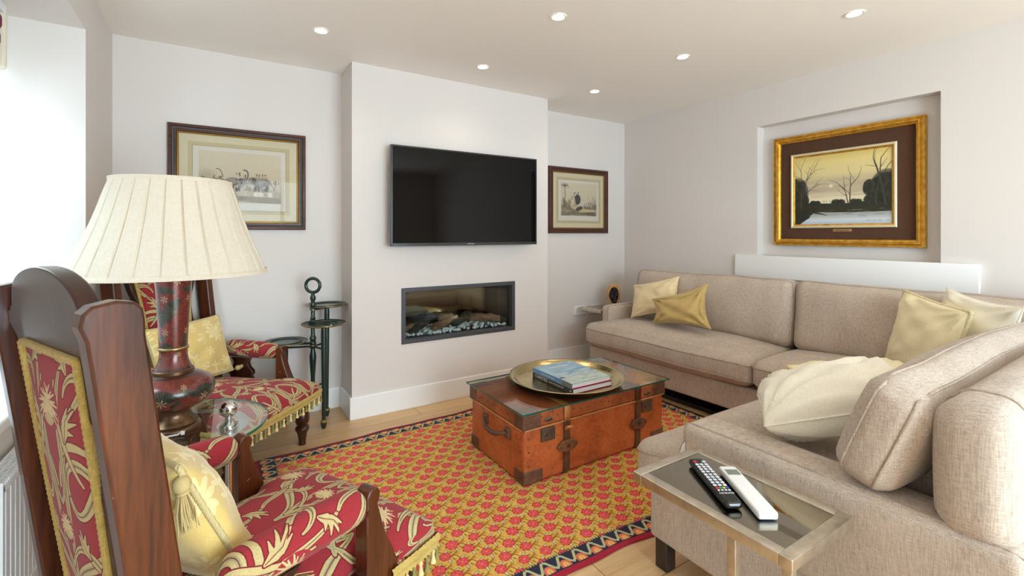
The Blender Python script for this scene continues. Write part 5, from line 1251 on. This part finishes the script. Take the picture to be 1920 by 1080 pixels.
# ------------------------------------------------------------------ end tables, remotes, geode, rug
def end_tables():
    Mn, N, L, P = newmat('satin_nickel'); a = noise(N, L, coords(N, L, 'Object', (30, 30, 30)), 1, 3); L.new(ramp(N, L, a, [(.3, rgb(200, 191, 174)), (.7, rgb(224, 217, 205))]), P.inputs['Base Color']); P.inputs['Metallic'].default_value = 1; P.inputs['Roughness'].default_value = .32
    Mgt = glassmat('table_pane', (.97, .965, .955, 1)); Mtop = simple('dark_mirror_glass', rgb(160, 146, 118), .03, 1.0)
    def table(label, x0, x1, y0, y1, z, legs, foot):
        t = thing('end_table', label, 'side table', ((x0+x1)/2, (y0+y1)/2, 0), 0, 'slim metal framed end tables'); w, h = .030, .028
        m = MB(); m.add(rbx(x0, x1, y0, y0+w, z-h, z, .002, 1)); m.add(rbx(x0, x1, y1-w, y1, z-h, z, .002, 1)); m.add(rbx(x0, x0+w, y0+w, y1-w, z-h, z, .002, 1)); m.add(rbx(x1-w, x1, y0+w, y1-w, z-h, z, .002, 1)); m.build('top_frame', Mn, t, world=True)
        MB().add(box(x0+w+.0012, x1-w-.0012, y0+w+.0012, y1-w-.0012, z-.014, z-.0035)).build('mirror_shelf', Mtop, t, world=True, smooth=0)
        MB().add(box(x0+w+.0006, x1-w-.0006, y0+w+.0006, y1-w-.0006, z-.0032, z-.0008)).build('glass_top', Mgt, t, world=True, smooth=0)
        for (lx, ly) in legs: MB().add(rbx(lx-.011, lx+.011, ly-.011, ly+.011, .018, z-h+.001, .0015, 1)).build('leg', Mn, t, world=True)
        (fx0, fx1, fy0, fy1) = foot; f = MB()
        f.add(rbx(fx0, fx1, fy0, fy0+.022, .001, .020, .0015, 1)); f.add(rbx(fx0, fx1, fy1-.022, fy1, .001, .020, .0015, 1)); f.add(rbx(fx0, fx0+.022, fy0+.022, fy1-.022, .001, .020, .0015, 1)); f.build('foot_frame', Mn, t, world=True)
    table('slim metal end table with mirrored top beside the near sofa arm, holding the remotes', 1.050, 1.345, .525, .980, .540, [(1.063, .538), (1.063, .668)], (1.052, 1.36, .527, .679))
    table('slim metal end table in the far corner beyond the sofa, holding the geode', 2.945, 3.40, 3.135, 3.41, .548, [(3.010, 3.150), (3.140, 3.150)], (2.999, 3.151, 3.139, 3.400))
def remotes():
    Mk = simple('remote_black', rgb(20, 20, 22), .3); Mgl = simple('gloss_black', rgb(12, 12, 13), .1, 0, .7); Mw = simple('remote_white', rgb(244, 244, 244), .35); Mkey = simple('key_white', rgb(214, 216, 222), .5); Ml = simple('lcd_grey', rgb(126, 136, 126), .25)
    z = .5395
    # television remote
    t = thing('television_remote', 'black television remote with rows of pale keys on the near end table', 'remote control', (1.185, .805, z)); a = math.atan2(.905-.700, 1.240-1.118)
    M = TR(1.180, .803, z+.0105) @ RZ(a)
    MB().add(rbox(.238, .046, .020, .009, (10, 3, 2), (0, 0, .001)), M).build('case', Mk, t, world=True, smooth=50)
    MB().add(rbox(.040, .0465, .0205, .010, 3), M @ TR(-.0995, 0, 0)).build('glossy_end', Mgl, t, world=True, smooth=50)
    b = MB(); xs = [.092, .076, .062, .048, .034, .018, .004, -.010, -.024, -.038]
    for i, x in enumerate(xs):
        for j in (-1, 0, 1):
            if i == 0 and j == 0: continue
            b.add(rbox(.0085, .0095, .003, .0012, 1), M @ TR(x, j*.0135, .0108), 0 if not (i == 0 and j == 1) else 1)
    for j, mi in zip((-1.5, -.5, .5, 1.5), (4, 3, 2, 1)): b.add(rbox(.007, .008, .003, .0012, 1), M @ TR(-.052, j*.0095, .0108), mi)
    for j in (-1.5, -.5, .5, 1.5): b.add(rbox(.005, .006, .003, .001, 1), M @ TR(-.063, j*.0095, .0106), 0)
    b.build('buttons', [Mkey, simple('key_red', rgb(206, 40, 44), .5), simple('key_green', rgb(40, 150, 96), .5), simple('key_yellow', rgb(226, 176, 40), .5), simple('key_blue', rgb(50, 70, 176), .5)], t, world=True)
    text_part('lettering', 'SAMSUNG', .0075, M @ TR(-.078, 0, .0112) @ RZ(-PI/2), simple('silver_ink', rgb(220, 222, 226), .4), t, .0003, xs=1.15)
    # air conditioning remote
    t = thing('heating_remote', 'white slim remote with small grey screen beside the black one', 'remote control', (1.208, .722, z)); a = math.atan2(.818-.625, 1.268-1.141); M = TR(1.213, .727, z+.0105) @ RZ(a)
    MB().add(rbox(.232, .050, .020, .006, (8, 3, 2)), M).build('case', Mw, t, world=True, smooth=50)
    MB().add(rbox(.030, .036, .0015, .0006, 1), M @ TR(.078, 0, .0101)).build('screen', Ml, t, world=True)
def geode():
    t = thing('amethyst_geode', 'small upright geode with tan rind and dark purple crystals on the far end table', 'geode', (3.235, 3.270, .549))
    Mr, N, L, P = newmat('geode_rind'); a = noise(N, L, coords(N, L, 'Object', (30, 30, 30)), 1, 3); L.new(ramp(N, L, a, [(.3, rgb(176, 118, 62)), (.7, rgb(222, 174, 112))]), P.inputs['Base Color']); P.inputs['Roughness'].default_value = .6
    M = TR(3.235, 3.270, .5495) @ RZ(math.atan2(-.80, -.55)+PI/2)
    n = 32; V = []; F = []                                       # local: front = -y
    def outl(s, k):
        pts = []
        for i in range(n):
            f = i/n*2*PI; x = .062*s*math.sin(f)*(1+.06*math.sin(3*f)); zz = .108+.108*math.cos(f)*-1
            if zz < .02: zz *= .3
            pts.append((x*(1 if zz > .05 else .9), zz*(1 if k else 1)))
        return pts
    rings = [(1.0, -.030, 0), (1.02, .0, 0), (.8, .045, 0), (.4, .062, 0)]
    base = outl(1, 1)
    def ring(s, y): return [(x*s, y, .10+(zz-.10)*s if s < 1 else zz) for x, zz in base]
    R = [ring(.72, -.026), ring(.80, -.034), ring(1.0, -.030), ring(1.0, .01), [(x*.85, .045, zz*.93) for x, zz in base], [(x*.4, .06, .02+zz*.6) for x, zz in base]]
    for r in R: V += r
    for k in range(len(R)-1):
        for i in range(n): j = (i+1) % n; F.append((k*n+i, k*n+j, (k+1)*n+j, (k+1)*n+i))
    F.append(tuple((len(R)-1)*n+i for i in range(n)))
    MB().add((V, F), M).build('rind', Mr, t, world=True, smooth=60)
    c = MB(); g = random.Random(6); c.add(([(x*.76, -.012, .10+(zz-.10)*.76) for x, zz in base], [tuple(range(n))]), M)
    for _ in range(120):
        u, v = g.uniform(-1, 1), g.uniform(-1, 1)
        if u*u+v*v > .95: continue
        x, zz = u*.040, .105+v*.075; r = g.uniform(.005, .009)
        c.add(lathe([(r, -.004), (r, .008), (1e-6, .016)], 6), M @ TR(x, -.014, zz) @ RX(PI/2+g.uniform(-.6, .6)) @ RY(g.uniform(-.6, .6)))
    c.build('crystals', simple('dark_amethyst', rgb(46, 36, 52), .12, 0, .8), t, world=True, smooth=0)
def rug():
    w, h = 2.63, 1.60; im = rug_image(w, h); m = imgmat('kilim', im, 'UV', .95, spec=.05, weave=.12, weave_sc=(700, 700, 700), sheen=.1)
    Q = [(.17, 1.362), (2.80, 1.262), (2.80, 2.99), (.172, 2.884)]; nx, ny = 90, 60; V = []; F = []; uvs = []
    def P(u, v):
        a = Vector(Q[0]).lerp(Vector(Q[1]), u); b = Vector(Q[3]).lerp(Vector(Q[2]), u); p = a.lerp(b, v)
        e = .006*math.sin(u*23+1)*(2*v-1)**7 + .004*math.sin(u*51)*(2*v-1)**9; return p.x, p.y+e
    for lay in (0, 1):
        for j in range(ny+1):
            for i in range(nx+1):
                x, y = P(i/nx, j/ny); V.append((x, y, .0015 if lay else .0072+.0006*mnoise.noise((x*3, y*3, 0)))); uvs.append((i/nx, j/ny))
    N1 = (nx+1)*(ny+1)
    for j in range(ny):
        for i in range(nx):
            a = j*(nx+1)+i; q = (a, a+1, a+nx+2, a+nx+1); F.append(q); F.append(tuple(N1+k for k in reversed(q)))
    ring = [i for i in range(nx+1)]+[j*(nx+1)+nx for j in range(1, ny+1)]+[ny*(nx+1)+i for i in range(nx-1, -1, -1)]+[j*(nx+1) for j in range(ny-1, 0, -1)]
    for k in range(len(ring)): a, b = ring[k], ring[(k+1) % len(ring)]; F.append((b, a, N1+a, N1+b))
    o = MB().add((V, F)).build('rug', m, smooth=40); uv = o.data.uv_layers.new(name='UVMap')
    for l in o.data.loops: uv.data[l.index].uv = uvs[l.vertex_index]
    tag(o, 'gold wool rug with rows of red roses and navy border under the trunk', 'rug')

# ------------------------------------------------------------------ build everything
setting(); lamps(); camera()
Mfr = wood('rosewood_frame', rgb(52, 26, 20), rgb(80, 42, 32), rgb(98, 58, 44), .4, 'x'); Mfr2 = simple('ribbed_slip', rgb(70, 66, 62), .5)
framed_print('elephant_print', 'wide framed sepia print of elephants on the back wall behind the lamp', .138, 1.597, .772, .650, .056, (-.125, .402, 1.394, 1.800), (-.092, .371, 1.446, 1.769), engraving_image('engraving_wide', .463, .323, 1), Mfr, Mfr2)
framed_print('jungle_print', 'smaller framed sepia jungle print in the right recess beside the television', 3.000, 1.567, .752, .634, .056, (2.74, 3.26, 1.368, 1.766), (2.775, 3.225, 1.420, 1.738), engraving_image('engraving_square', .45, .318, 0), Mfr, Mfr)
gold_painting(); television(); fireplace(); sockets(); radiator(); blind()
sofa(); loose_cushions(); armchairs(); glass_table(); table_lamp(); plate_stand(); trunk(); end_tables(); remotes(); geode(); rug()
